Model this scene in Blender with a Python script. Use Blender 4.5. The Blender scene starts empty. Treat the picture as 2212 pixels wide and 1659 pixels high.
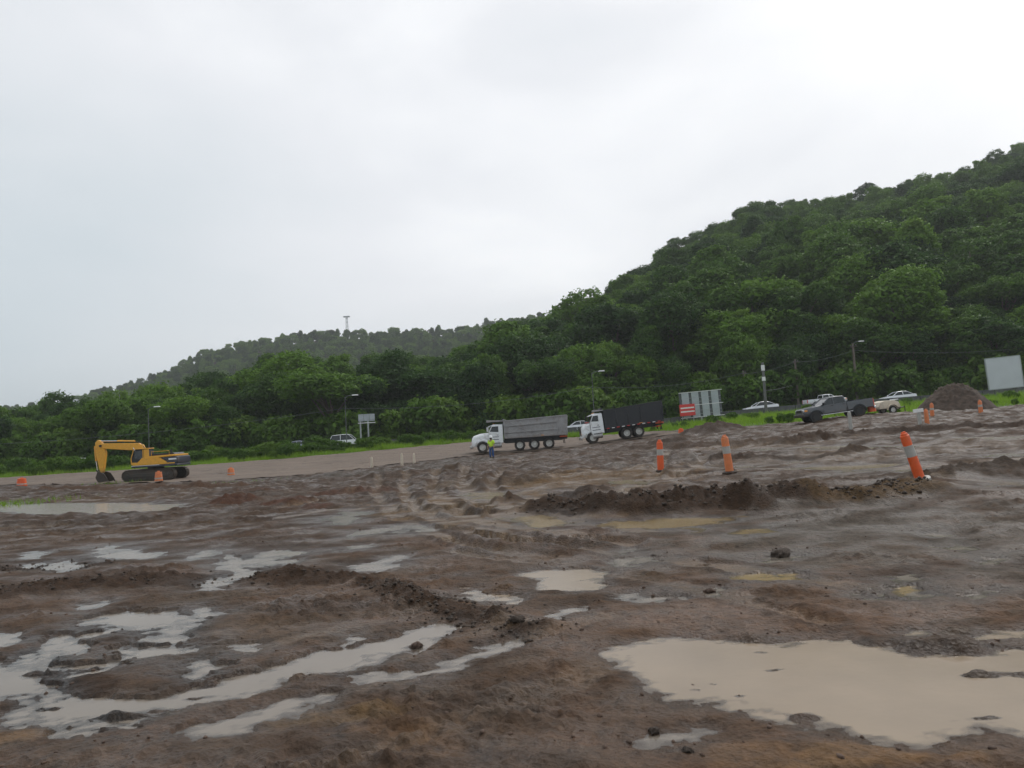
import bpy, bmesh, math, random
import numpy as np
from mathutils import Vector, Matrix, Euler

# ------------------------------------------------------------------ camera, world, sun, exposure
R = math.radians
scene = bpy.context.scene
COL = scene.collection
CAM_Z = 2.0
FPX, PCX, PCY = 1671.0, 1106.0, 829.5          # photograph measured at 2212 x 1659
PITCH, ROLL = math.atan(105.5 / FPX), R(-3.15)

cam_data = bpy.data.cameras.new('camera')
cam_data.sensor_width = 36.0
cam_data.lens = 36.0 * FPX / 2212.0
cam_data.clip_start = 0.05
cam_data.clip_end = 9000.0
cam = bpy.data.objects.new('camera', cam_data)
COL.objects.link(cam)
cam.matrix_world = Matrix.Translation((0, 0, CAM_Z)) @ Matrix.Rotation(math.pi / 2 + PITCH, 4, 'X') @ Matrix.Rotation(ROLL, 4, 'Z')
scene.camera = cam

SUN_AZ, SUN_EL = R(38), R(48)                    # azimuth to the right of +Y
sun_dir = Vector((math.sin(SUN_AZ) * math.cos(SUN_EL), math.cos(SUN_AZ) * math.cos(SUN_EL), math.sin(SUN_EL)))
sun_data = bpy.data.lights.new('sun', 'SUN')
sun_data.energy = 1.2
sun_data.angle = R(25)
sun_data.color = (1.0, 0.97, 0.93)
sun = bpy.data.objects.new('sun', sun_data)
COL.objects.link(sun)
sun.rotation_euler = (-sun_dir).to_track_quat('-Z', 'Y').to_euler()

world = bpy.data.worlds.new('World')
scene.world = world
world.use_nodes = True
nt = world.node_tree
nt.nodes.clear()
def wn(t, **k):
    n = nt.nodes.new(t)
    for a, b in k.items():
        setattr(n, a, b)
    return n
sky = wn('ShaderNodeTexSky', sky_type='NISHITA')
sky.sun_disc = False
sky.sun_elevation = SUN_EL
sky.sun_rotation = SUN_AZ
sky.dust_density = 3.0
bg_sky = wn('ShaderNodeBackground')
bg_sky.inputs['Strength'].default_value = 0.1
nt.links.new(sky.outputs[0], bg_sky.inputs['Color'])
tc = wn('ShaderNodeTexCoord')
mp = wn('ShaderNodeMapping')
mp.inputs['Scale'].default_value = (1.0, 1.0, 2.2)
mp.inputs['Location'].default_value = (1.35, 0.4, 0.6)
nt.links.new(tc.outputs['Generated'], mp.inputs['Vector'])
nz = wn('ShaderNodeTexNoise')
nz.inputs['Scale'].default_value = 1.7
nz.inputs['Detail'].default_value = 5.0
nz.inputs['Roughness'].default_value = 0.46
nz.inputs['Distortion'].default_value = 0.35
nt.links.new(mp.outputs[0], nz.inputs['Vector'])
dotn = wn('ShaderNodeVectorMath', operation='DOT_PRODUCT')
nt.links.new(tc.outputs['Generated'], dotn.inputs[0])
dotn.inputs[1].default_value = sun_dir
mr = wn('ShaderNodeMapRange')                    # thinner, brighter cloud towards the hidden sun
mr.inputs['From Min'].default_value = 0.25
mr.inputs['From Max'].default_value = 0.98
nt.links.new(dotn.outputs['Value'], mr.inputs['Value'])
ma = wn('ShaderNodeMath', operation='MULTIPLY_ADD')
ma.inputs[1].default_value = 0.85
sub = wn('ShaderNodeMath', operation='MULTIPLY_ADD')
sub.inputs[1].default_value = 0.85
sub.inputs[2].default_value = 0.05
nt.links.new(nz.outputs['Fac'], sub.inputs[0])
nt.links.new(sub.outputs[0], ma.inputs[0])
m2 = wn('ShaderNodeMath', operation='MULTIPLY')
m2.inputs[1].default_value = 0.46
nt.links.new(mr.outputs[0], m2.inputs[0])
nt.links.new(m2.outputs[0], ma.inputs[2])
ramp = wn('ShaderNodeValToRGB')
cr = ramp.color_ramp
cr.elements[0].position = 0.30
cr.elements[0].color = (0.63, 0.715, 0.765, 1)
cr.elements[1].position = 0.86
cr.elements[1].color = (1.14, 1.15, 1.16, 1)
e = cr.elements.new(0.50)
e.color = (0.765, 0.815, 0.855, 1)
e = cr.elements.new(0.70)
e.color = (0.91, 0.93, 0.965, 1)
nt.links.new(ma.outputs[0], ramp.inputs[0])
bg_cloud = wn('ShaderNodeBackground')
bg_cloud.inputs['Strength'].default_value = 1.0
nt.links.new(ramp.outputs[0], bg_cloud.inputs['Color'])
mixs = wn('ShaderNodeMixShader')
mixs.inputs[0].default_value = 0.93              # closed cloud deck over a little clear sky light
nt.links.new(bg_sky.outputs[0], mixs.inputs[1])
nt.links.new(bg_cloud.outputs[0], mixs.inputs[2])
wo = wn('ShaderNodeOutputWorld')
nt.links.new(mixs.outputs[0], wo.inputs['Surface'])

vs = scene.view_settings
vs.view_transform = 'Standard'
vs.look = 'None'
vs.gamma = 1.0
vs.exposure = 0.0
vs.use_curve_mapping = False
scene.cycles.adaptive_threshold = 0.03
scene.cycles.max_bounces = 3
scene.cycles.diffuse_bounces = 2
scene.cycles.glossy_bounces = 2
scene.cycles.transmission_bounces = 3
scene.cycles.volume_bounces = 0
scene.cycles.transparent_max_bounces = 8

# ------------------------------------------------------------------ helpers
rng = np.random.default_rng(11)
random.seed(5)

def ray(px, py):
    """Direction of a photograph pixel, scaled to one metre of depth along +Y."""
    d = cam.matrix_world.to_3x3() @ Vector(((px - PCX) / FPX, -(py - PCY) / FPX, -1.0))
    return d / d.y

def tag(o, label=None, cat=None, group=None, kind=None):
    if label: o['label'] = label
    if cat: o['category'] = cat
    if group: o['group'] = group
    if kind: o['kind'] = kind
    return o

def empty(name, loc=(0, 0, 0), rot=(0, 0, 0), scale=None):
    o = bpy.data.objects.new(name, None)
    COL.objects.link(o)
    o.empty_display_size = 0.3
    o.location = loc
    o.rotation_euler = rot
    if scale is not None:
        o.scale = (scale,) * 3 if isinstance(scale, (int, float)) else scale
    return o

def link_mesh(name, me, mats=None, parent=None):
    o = bpy.data.objects.new(name, me)
    COL.objects.link(o)
    if mats is not None:
        for m in (mats if isinstance(mats, (list, tuple)) else [mats]):
            me.materials.append(m)
    if parent is not None:
        o.parent = parent
    return o

class MB:
    """Collects shapes into ONE mesh."""
    def __init__(s):
        s.v, s.f, s.m = [], [], []
    def add(s, vs_, fs, mi=0, M=None):
        b = len(s.v)
        for p in vs_:
            p = Vector(p)
            if M is not None: p = M @ p
            s.v.append(tuple(p))
        for f in fs:
            s.f.append(tuple(b + i for i in f)); s.m.append(mi)
        return s
    def box(s, c, d, mi=0, M=None, rot=None, top=(1, 1), tx=0, ty=0):
        hx, hy, hz = d[0] / 2, d[1] / 2, d[2] / 2
        L = []
        for z, sx, sy, ox, oy in ((-hz, 1, 1, 0, 0), (hz, top[0], top[1], tx, ty)):
            for x, y in ((-hx, -hy), (hx, -hy), (hx, hy), (-hx, hy)):
                L.append(Vector((x * sx + ox, y * sy + oy, z)))
        if rot is not None:
            r = Euler(rot).to_matrix()
            L = [r @ p for p in L]
        L = [p + Vector(c) for p in L]
        return s.add(L, [(3, 2, 1, 0), (4, 5, 6, 7), (0, 1, 5, 4), (1, 2, 6, 5), (2, 3, 7, 6), (3, 0, 4, 7)], mi, M)
    def prism(s, prof, y0, y1, mi=0, M=None, inset=0.0):
        """Side profile (x, z) extruded along y."""
        n = len(prof)
        L = [(x, y0, z) for x, z in prof] + [(x, y1, z) for x, z in prof]
        a = sum(prof[i][0] * prof[(i + 1) % n][1] - prof[(i + 1) % n][0] * prof[i][1] for i in range(n))
        A, B = tuple(range(n)), tuple(range(n, 2 * n))
        fs = [A if a > 0 else A[::-1], B[::-1] if a > 0 else B]
        for i in range(n):
            j = (i + 1) % n
            fs.append((j, i, n + i, n + j) if a > 0 else (i, j, n + j, n + i))
        return s.add(L, fs, mi, M)
    def loft(s, rings, mi=0, M=None, cap=True):
        n = len(rings[0]); L = [p for r in rings for p in r]; fs = []
        for k in range(len(rings) - 1):
            for i in range(n):
                j = (i + 1) % n
                fs.append((k * n + i, k * n + j, (k + 1) * n + j, (k + 1) * n + i))
        if cap:
            fs.append(tuple(range(n))[::-1]); fs.append(tuple(range((len(rings) - 1) * n, len(rings) * n)))
        return s.add(L, fs, mi, M)
    def cyl(s, p0, p1, r0, r1=None, n=14, mi=0, M=None, cap=True):
        p0, p1 = Vector(p0), Vector(p1)
        r1 = r0 if r1 is None else r1
        d = (p1 - p0).normalized()
        a = d.orthogonal().normalized(); b = d.cross(a)
        rings = []
        for p, r in ((p0, r0), (p1, r1)):
            rings.append([p + (a * math.cos(2 * math.pi * i / n) + b * math.sin(2 * math.pi * i / n)) * r for i in range(n)])
        return s.loft(rings, mi, M, cap)
    def tube(s, pts, r, n=8, mi=0, M=None):
        pts = [Vector(p) for p in pts]
        rs = r if isinstance(r, (list, tuple)) else [r] * len(pts)
        rings = []; up = None
        for i, p in enumerate(pts):
            d = (pts[min(i + 1, len(pts) - 1)] - pts[max(i - 1, 0)]).normalized()
            a = d.orthogonal().normalized() if up is None else (up - d * up.dot(d)).normalized()
            up = a; b = d.cross(a)
            rings.append([p + (a * math.cos(2 * math.pi * k / n) + b * math.sin(2 * math.pi * k / n)) * rs[i] for k in range(n)])
        return s.loft(rings, mi, M)
    def lathe(s, prof, c=(0, 0, 0), axis='Z', n=20, mi=0, M=None, cap=True):
        """Profile of (radius, height) turned about an axis."""
        rings = []
        for r, h in prof:
            ring = []
            for i in range(n):
                a = 2 * math.pi * i / n
                u, w = r * math.cos(a), r * math.sin(a)
                p = (u, w, h) if axis == 'Z' else ((w, h, u) if axis == 'Y' else (h, u, w))
                ring.append(Vector(p) + Vector(c))
            rings.append(ring)
        return s.loft(rings, mi, M, cap)
    def build(s, name, mats, parent=None, bevel=0.0, seg=2, angle=35, smooth=True):
        me = bpy.data.meshes.new(name)
        me.from_pydata(s.v, [], s.f)
        o = link_mesh(name, me, mats, parent)
        me.polygons.foreach_set('material_index', s.m)
        me.update()
        if smooth:
            me.polygons.foreach_set('use_smooth', [True] * len(me.polygons))
            me.set_sharp_from_angle(angle=R(angle))
        if bevel > 0:
            b = o.modifiers.new('Bevel', 'BEVEL')
            b.width = bevel; b.segments = seg; b.limit_method = 'ANGLE'; b.angle_limit = R(38)
        return o

def mesh_np(name, V, Fq=None, Ft=None):
    """Mesh from numpy arrays of vertices and quads or triangles."""
    me = bpy.data.meshes.new(name)
    Fa = Fq if Fq is not None else Ft
    k = Fa.shape[1]
    me.vertices.add(len(V)); me.vertices.foreach_set('co', np.ascontiguousarray(V, np.float32).ravel())
    me.loops.add(Fa.size); me.loops.foreach_set('vertex_index', np.ascontiguousarray(Fa, np.int32).ravel())
    me.polygons.add(len(Fa)); me.polygons.foreach_set('loop_start', np.arange(0, Fa.size, k, dtype=np.int32))
    me.update(calc_edges=True)
    return me

def copy_tree(o, parent=None):
    c = o.copy(); COL.objects.link(c)
    c.parent = parent
    for ch in list(o.children):
        copy_tree(ch, c)
    return c

# ------------------------------------------------------------------ procedural materials
def mat(name, color, rough=0.5, metal=0.0, noise=0.0, nscale=6.0, dirt=0.0, dirtcol=(0.16, 0.12, 0.09), bump=0.0, coat=0.0, spec=0.5, dirt_scale=2.5, splash=0.0):
    m = bpy.data.materials.new(name); m.use_nodes = True
    t = m.node_tree; b = t.nodes['Principled BSDF']
    b.inputs['Base Color'].default_value = (*color, 1)
    b.inputs['Roughness'].default_value = rough
    b.inputs['Metallic'].default_value = metal
    b.inputs['Specular IOR Level'].default_value = spec
    if coat: b.inputs['Coat Weight'].default_value = coat
    co = t.nodes.new('ShaderNodeTexCoord')
    src = None
    if noise:
        n = t.nodes.new('ShaderNodeTexNoise'); n.inputs['Scale'].default_value = nscale; n.inputs['Detail'].default_value = 5
        t.links.new(co.outputs['Object'], n.inputs['Vector'])
        r = t.nodes.new('ShaderNodeMapRange'); r.inputs['From Min'].default_value = 0.3; r.inputs['From Max'].default_value = 0.7
        r.inputs['To Min'].default_value = 1 - noise; r.inputs['To Max'].default_value = 1 + noise
        t.links.new(n.outputs['Fac'], r.inputs['Value'])
        x = t.nodes.new('ShaderNodeMix'); x.data_type = 'RGBA'; x.blend_type = 'MULTIPLY'; x.inputs['Factor'].default_value = 1
        x.inputs['A'].default_value = (*color, 1)
        t.links.new(r.outputs[0], x.inputs['B'])
        src = x.outputs['Result']
        if bump:
            bp = t.nodes.new('ShaderNodeBump'); bp.inputs['Strength'].default_value = bump; bp.inputs['Distance'].default_value = 0.02
            t.links.new(n.outputs['Fac'], bp.inputs['Height']); t.links.new(bp.outputs[0], b.inputs['Normal'])
    if dirt:
        n2 = t.nodes.new('ShaderNodeTexNoise'); n2.inputs['Scale'].default_value = dirt_scale; n2.inputs['Detail'].default_value = 7; n2.inputs['Roughness'].default_value = 0.65
        t.links.new(co.outputs['Object'], n2.inputs['Vector'])
        r2 = t.nodes.new('ShaderNodeMapRange'); r2.inputs['From Min'].default_value = 0.62 - 0.3 * dirt; r2.inputs['From Max'].default_value = 0.72
        r2.inputs['To Max'].default_value = min(1, 0.35 + dirt * 0.6)
        t.links.new(n2.outputs['Fac'], r2.inputs['Value'])
        x2 = t.nodes.new('ShaderNodeMix'); x2.data_type = 'RGBA'
        t.links.new(r2.outputs[0], x2.inputs['Factor'])
        if src is None: x2.inputs['A'].default_value = (*color, 1)
        else: t.links.new(src, x2.inputs['A'])
        x2.inputs['B'].default_value = (*dirtcol, 1)
        src = x2.outputs['Result']
        rr = t.nodes.new('ShaderNodeMapRange'); rr.inputs['To Min'].default_value = rough; rr.inputs['To Max'].default_value = 0.85
        t.links.new(r2.outputs[0], rr.inputs['Value']); t.links.new(rr.outputs[0], b.inputs['Roughness'])
    if splash:                                     # mud thrown up on the lower body
        sp = t.nodes.new('ShaderNodeSeparateXYZ'); t.links.new(co.outputs['Object'], sp.inputs[0])
        n3 = t.nodes.new('ShaderNodeTexNoise'); n3.inputs['Scale'].default_value = 3.2; n3.inputs['Detail'].default_value = 8; n3.inputs['Roughness'].default_value = 0.7
        t.links.new(co.outputs['Object'], n3.inputs['Vector'])
        hz_ = t.nodes.new('ShaderNodeMath'); hz_.operation = 'MULTIPLY_ADD'; hz_.inputs[1].default_value = -1.1; t.links.new(n3.outputs['Fac'], hz_.inputs[0]); t.links.new(sp.outputs['Z'], hz_.inputs[2])
        r3 = t.nodes.new('ShaderNodeMapRange'); r3.inputs['From Min'].default_value = splash - 0.15; r3.inputs['From Max'].default_value = splash - 0.75; r3.inputs['To Max'].default_value = 0.85
        t.links.new(hz_.outputs[0], r3.inputs['Value'])
        x3 = t.nodes.new('ShaderNodeMix'); x3.data_type = 'RGBA'; t.links.new(r3.outputs[0], x3.inputs['Factor'])
        if src is None: x3.inputs['A'].default_value = (*color, 1)
        else: t.links.new(src, x3.inputs['A'])
        x3.inputs['B'].default_value = (0.15, 0.105, 0.075, 1); src = x3.outputs['Result']
    if src is not None:
        t.links.new(src, b.inputs['Base Color'])
    return m

M = {}
M['yellow'] = mat('excavator_yellow', (0.74, 0.36, 0.03), 0.36, noise=0.06, dirt=0.2, splash=0.75)
M['navy'] = mat('dark_blue_grey_paint', (0.035, 0.042, 0.06), 0.4, dirt=0.35)
M['black'] = mat('black_paint', (0.012, 0.013, 0.017), 0.35, noise=0.2, dirt=0.25, dirtcol=(0.06, 0.05, 0.045))
M['rubber'] = mat('tyre_rubber', (0.02, 0.019, 0.018), 0.8, dirt=0.6, dirtcol=(0.10, 0.075, 0.055))
M['steel'] = mat('dark_steel', (0.06, 0.055, 0.05), 0.5, 0.5, dirt=0.5, dirtcol=(0.10, 0.075, 0.055))
M['track'] = mat('muddy_track_steel', (0.05, 0.042, 0.036), 0.6, 0.3, dirt=0.7, dirtcol=(0.10, 0.07, 0.05))
M['chrome'] = mat('chrome', (0.6, 0.6, 0.6), 0.15, 1.0)
M['white'] = mat('white_paint', (0.78, 0.79, 0.8), 0.3, noise=0.03, dirt=0.3, dirtcol=(0.32, 0.27, 0.22), splash=0.6)
M['carwhite'] = mat('white_car_paint', (0.8, 0.81, 0.83), 0.2, coat=0.5)
M['silver'] = mat('silver_blue_car_paint', (0.38, 0.42, 0.5), 0.25, coat=0.5)
M['bedgrey'] = mat('grey_bed_steel', (0.30, 0.29, 0.29), 0.45, 0.1, noise=0.14, nscale=2.2, dirt=0.4, dirtcol=(0.22, 0.18, 0.15), splash=1.1)
M['rim'] = mat('white_rim', (0.62, 0.61, 0.58), 0.45, dirt=0.5, dirtcol=(0.25, 0.19, 0.14))
M['glass'] = mat('dark_window_glass', (0.015, 0.02, 0.022), 0.06, spec=0.6)
M['red'] = mat('red_reflector', (0.6, 0.03, 0.02), 0.3)
M['orangered'] = mat('orange_red_steel', (0.55, 0.09, 0.03), 0.45, dirt=0.3)
M['amber'] = mat('amber_lamp', (0.8, 0.3, 0.03), 0.3)
M['lamp'] = mat('headlamp_glass', (0.6, 0.62, 0.65), 0.1)
M['orange'] = mat('orange_plastic', (0.72, 0.11, 0.025), 0.5, noise=0.08, dirt=0.25, dirtcol=(0.35, 0.17, 0.1), dirt_scale=5)
M['oldorange'] = mat('faded_orange_plastic', (0.68, 0.2, 0.07), 0.55, noise=0.1, dirt=0.35, dirtcol=(0.4, 0.25, 0.16), dirt_scale=5)
M['reflwhite'] = mat('grey_white_reflective_band', (0.40, 0.385, 0.355), 0.5, dirt=0.45, dirtcol=(0.3, 0.25, 0.2), dirt_scale=6)
M['cream'] = mat('cream_paint', (0.62, 0.53, 0.42), 0.5, noise=0.06, dirt=0.35, dirtcol=(0.35, 0.28, 0.21))
M['greypaint'] = mat('grey_truck_paint', (0.10, 0.108, 0.118), 0.28, coat=0.3, dirt=0.35, dirtcol=(0.14, 0.11, 0.09), splash=0.35)
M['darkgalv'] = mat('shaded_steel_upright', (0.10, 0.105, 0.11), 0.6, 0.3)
M['panel'] = mat('galvanised_sheet', (0.40, 0.43, 0.45), 0.5, 0.25, noise=0.1, nscale=1.2)
M['panel_white'] = mat('blank_billboard_sheet', (0.52, 0.53, 0.57), 0.6, noise=0.05, nscale=0.8)
M['signred'] = mat('red_sign_sheet', (0.62, 0.05, 0.045), 0.5)
M['signwhite'] = mat('white_sign_sheet', (0.75, 0.73, 0.72), 0.5)
M['galv'] = mat('galvanised_pole', (0.36, 0.38, 0.38), 0.5, 0.4, noise=0.1)
M['dullgalv'] = mat('weathered_lamp_pole', (0.11, 0.12, 0.115), 0.7, 0.2, noise=0.1)
M['concrete'] = mat('concrete_pole', (0.12, 0.12, 0.115), 0.8, noise=0.15, nscale=3)
M['darkconc'] = mat('stained_concrete', (0.075, 0.075, 0.078), 0.8, noise=0.25, nscale=2)
M['wood'] = mat('weathered_wood_pole', (0.13, 0.105, 0.085), 0.85, noise=0.2, nscale=3)
M['wire'] = mat('cable', (0.12, 0.13, 0.13), 0.6)
M['asphalt'] = mat('asphalt', (0.05, 0.05, 0.052), 0.6, noise=0.2, nscale=1.5)
M['roadpaint'] = mat('road_paint', (0.6, 0.6, 0.55), 0.6, noise=0.1)
M['bark'] = mat('bark', (0.13, 0.10, 0.075), 0.9, noise=0.35, nscale=2.0, bump=0.5)
M['hivis'] = mat('hi_vis_shirt', (0.55, 0.82, 0.05), 0.75)
M['jeans'] = mat('blue_jeans', (0.035, 0.09, 0.24), 0.85, noise=0.15, nscale=12)
M['skin'] = mat('skin', (0.32, 0.19, 0.13), 0.55)
M['boot'] = mat('boot_leather', (0.05, 0.035, 0.025), 0.7)
M['hat'] = mat('white_hard_hat', (0.75, 0.75, 0.73), 0.35)
M['interior'] = mat('dark_interior', (0.03, 0.03, 0.03), 0.8)
M['roof'] = mat('pale_roof_sheet', (0.62, 0.63, 0.65), 0.5, noise=0.06)
M['plaster'] = mat('pale_plaster', (0.6, 0.57, 0.52), 0.8, noise=0.08)
M['clod'] = mat('dark_clod_soil', (0.050, 0.034, 0.024), 0.85, noise=0.5, nscale=9, bump=0.8)
M['redclod'] = mat('red_brown_clod_soil', (0.085, 0.052, 0.036), 0.85, noise=0.4, nscale=9, bump=0.8)

# ------------------------------------------------------------------ terrain: noise and base heights
def pn(x, y, seed=0):
    """Vectorised 2-D gradient noise, about -0.7..0.7."""
    x = np.asarray(x, np.float32); y = np.asarray(y, np.float32)
    xi = np.floor(x).astype(np.int64); yi = np.floor(y).astype(np.int64)
    xf = x - xi; yf = y - yi
    u = xf * xf * xf * (xf * (xf * 6 - 15) + 10); v = yf * yf * yf * (yf * (yf * 6 - 15) + 10)
    def g(ix, iy, dx, dy):
        h = (ix * 374761393 + iy * 668265263 + seed * 974634777) & 0xFFFFFFFF
        h = ((h ^ (h >> 13)) * 1274126177) & 0xFFFFFFFF
        h = (h ^ (h >> 16)) & 255
        return GC[h] * dx + GS[h] * dy
    a = g(xi, yi, xf, yf); b = g(xi + 1, yi, xf - 1, yf)
    c = g(xi, yi + 1, xf, yf - 1); d = g(xi + 1, yi + 1, xf - 1, yf - 1)
    return (a + (b - a) * u) * (1 - v) + (c + (d - c) * u) * v
GA = np.arange(256) * (2 * math.pi / 256)
GC = np.cos(GA).astype(np.float32); GS = np.sin(GA).astype(np.float32)

def fbm(x, y, oct=4, seed=0, gain=0.5, lac=2.03):
    s = 0; a = 1.0
    for k in range(oct):
        s = s + a * pn(x, y, seed + k * 17); x = x * lac + 3.1; y = y * lac + 1.7; a *= gain
    return s

def sstep(a, b, x):
    t = np.clip((x - a) / (b - a), 0, 1)
    return t * t * (3 - 2 * t)

def at(px, py, depth):
    r = ray(px, py)
    return (r.x * depth, depth, CAM_Z + r.z * depth)

ctrl = [(0, -6, 0.05), (-8, -6, 0.05), (8, -6, 0.05), (0, 2, 0.05), (-6, 4, 0.06), (6, 4, 0.02), (0, 8, 0.05), (-9, 10, 0.06), (9, 10, 0.1), (0, 15, 0.08),
        (-16, 16, 0.0), (-25, 30, -0.1), (-12, 30, 0.0), (0, 32, 0.18), (-30, 45, -0.1), (-12, 48, -0.15), (3, 50, 0.2), (14, 40, 0.75),
        (18, 28, 0.7), (30, 40, 1.2), (22, 14, 0.45), (-48, 70, 0.0), (-70, 85, 0.15), (-90, 105, 0.1), (70, 60, 2.4), (80, 102, 4.1)]
ctrl += [at(1427, 1010, 28), at(1573, 1027, 24), at(1985, 1038, 18), at(340, 1037, 62), at(1045, 978, 76), at(1215, 968, 75),
         at(1300, 955, 74), at(1420, 940, 73), at(1750, 913, 58), at(1880, 893, 58), at(600, 993, 86), at(1050, 953, 92),
         at(165, 1016, 102), at(747, 970, 102), at(1645, 894, 102), at(1943, 872, 102), at(2212, 874, 62), at(2060, 898, 62),
         at(850, 1003, 68), at(1250, 944, 94), at(1480, 927, 74), at(1600, 922, 68)]
CP = np.array(ctrl, float)
def _tps_k(r2):
    return 0.5 * r2 * np.log(r2 + 1e-9)
def _fit():
    n = len(CP); X = CP[:, :2] / 50.0
    K = _tps_k(((X[:, None] - X[None]) ** 2).sum(-1)) + np.eye(n) * 0.003
    P = np.hstack([np.ones((n, 1)), X])
    A = np.block([[K, P], [P.T, np.zeros((3, 3))]])
    return X, np.linalg.solve(A, np.concatenate([CP[:, 2], np.zeros(3)]))
TX, TW = _fit()
def _T_exact(x, y):
    x = np.clip(np.asarray(x, float), -95, 85) / 50; y = np.clip(np.asarray(y, float), -8, 112) / 50
    z = TW[-3] + TW[-2] * x + TW[-1] * y
    for i in range(len(TX)):
        z = z + TW[i] * _tps_k((x - TX[i, 0]) ** 2 + (y - TX[i, 1]) ** 2)
    return z
_tgx, _tgy = np.arange(-96.0, 87.0, 1.0), np.arange(-9.0, 115.0, 1.0)
_TG = _T_exact(*np.meshgrid(_tgx, _tgy, indexing='ij'))
def T(x, y):
    """Large-scale ground height near the site."""
    fx = np.clip(np.asarray(x, float), -95, 85) + 96.0; fy = np.clip(np.asarray(y, float), -8, 112) + 9.0
    i = fx.astype(int); j = fy.astype(int); fx = fx - i; fy = fy - j
    return (_TG[i, j] * (1 - fx) + _TG[i + 1, j] * fx) * (1 - fy) + (_TG[i, j + 1] * (1 - fx) + _TG[i + 1, j + 1] * fx) * fy
def T1(x, y):
    return float(T(np.array([x]), np.array([y]))[0])

def hit(px, py, off=0.0):
    """Where a photograph pixel meets the large-scale ground."""
    r = ray(px, py); z = 0.05; d = 10.0
    for _ in range(30):
        dn = (z + off - CAM_Z) / r.z if r.z < -1e-4 else 90.0
        d = 0.5 * d + 0.5 * min(max(dn, 2.0), 100.0)
        z = T1(r.x * d, d)
    return (r.x * d, d)

# hills behind the highway: (photo pixel of the tree-top skyline, depth of the crest, height of the trees on it)
near_sky = [(-500, 905, 150, 12), (-200, 890, 155, 13), (0, 880, 160, 13), (270, 852, 165, 14), (480, 822, 170, 14), (560, 800, 172, 14), (640, 768, 178, 15), (760, 795, 180, 14), (860, 770, 186, 14), (960, 762, 195, 14),
            (1030, 738, 205, 14), (1100, 690, 225, 14), (1230, 662, 245, 13), (1330, 598, 262, 12), (1400, 560, 275, 12), (1500, 512, 290, 11), (1620, 445, 300, 11), (1730, 436, 310, 10),
            (1850, 424, 318, 10), (2000, 388, 328, 10), (2120, 352, 334, 10), (2212, 316, 340, 10), (2500, 230, 350, 10), (2900, 200, 360, 10)]
far_sky = [(-600, 960, 640, 10), (-200, 900, 640, 10), (0, 872, 640, 10), (90, 872, 640, 10), (150, 862, 640, 10), (200, 838, 640, 10), (280, 824, 640, 10), (360, 790, 640, 10), (440, 750, 645, 10), (530, 730, 650, 10),
           (690, 708, 655, 10), (800, 708, 660, 10), (930, 706, 660, 10), (1080, 688, 665, 10), (1230, 662, 670, 10), (1500, 640, 680, 10), (2300, 640, 690, 10)]
def _sky(tab):
    u, d, h = [], [], []
    for px, py, dep, th in tab:
        r = ray(px, py); u.append(r.x); d.append(dep); h.append(CAM_Z + r.z * dep - th)
    return np.array(u), np.array(d), np.array(h)
NU, ND, NH = _sky(near_sky)
FU, FD, FH = _sky(far_sky)
HILL0 = 116.0
def hill(x, y):
    """Height of the wooded hills (valid behind the highway)."""
    x = np.asarray(x, float); y = np.asarray(y, float)
    u = x / np.maximum(y, 1)
    base = T(x, np.minimum(y, 112))
    dn = np.interp(u, NU, ND); hn = np.maximum(np.interp(u, NU, NH), base)
    t = np.clip((y - HILL0) / (dn - HILL0), 0, 1)
    zn = base + (hn - base) * (t ** 0.92) - np.maximum(y - dn, 0) * 0.3
    df = np.interp(u, FU, FD); hf = np.interp(u, FU, FH)
    tf = np.clip((y - 330) / (df - 330), 0, 1)
    zf = base + (hf - base) * (tf ** 1.1) - np.maximum(y - df, 0) * 0.25
    zf = np.where(y > 330, zf, -50)
    z = np.maximum(np.maximum(zn, zf), np.minimum(base, 0) - 2)
    return z + fbm(x * 0.03, y * 0.03, 3, 5) * 2.5 * sstep(HILL0, 150, y)

# edges of the haul road and the grass, as world polylines (x, y)
haul_front = np.array([at(px, py, d)[:2] for px, py, d in [(-300, 1060, 66), (0, 1045, 65), (300, 1044, 57), (450, 1044, 54), (600, 1037, 55), (850, 1004, 67), (1040, 982, 73), (1250, 968, 71), (1440, 940, 69)]])
grass_front = np.array([at(px, py, d)[:2] for px, py, d in [(-300, 1040, 84), (0, 1028, 85), (300, 1014, 86), (600, 993, 87), (850, 974, 90), (1050, 954, 92), (1250, 944, 93), (1370, 936, 88), (1450, 929, 76), (1530, 926, 70),
                                                             (1620, 922, 67), (1730, 917, 62), (1840, 905, 62), (1980, 890, 66), (2120, 884, 66), (2200, 876, 63), (2450, 860, 58)]])
def y_front(x): return np.interp(x, haul_front[:, 0], haul_front[:, 1])
def y_grass(x): return np.interp(x, grass_front[:, 0], grass_front[:, 1])

# ------------------------------------------------------------------ mud: windrows, ruts, mounds, puddles
def poly_dist(x, y, pts):
    best = np.full(x.shape, 1e9); along = np.zeros(x.shape); acc = 0.0
    for (ax, ay), (bx, by) in zip(pts[:-1], pts[1:]):
        dx, dy = bx - ax, by - ay; L2 = dx * dx + dy * dy + 1e-9
        t = np.clip(((x - ax) * dx + (y - ay) * dy) / L2, 0, 1)
        d = np.hypot(x - ax - t * dx, y - ay - t * dy)
        L = math.sqrt(L2)
        m = d < best
        along = np.where(m, acc + t * L, along); best = np.minimum(best, d)
        acc += L
    return best, along, acc

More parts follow.
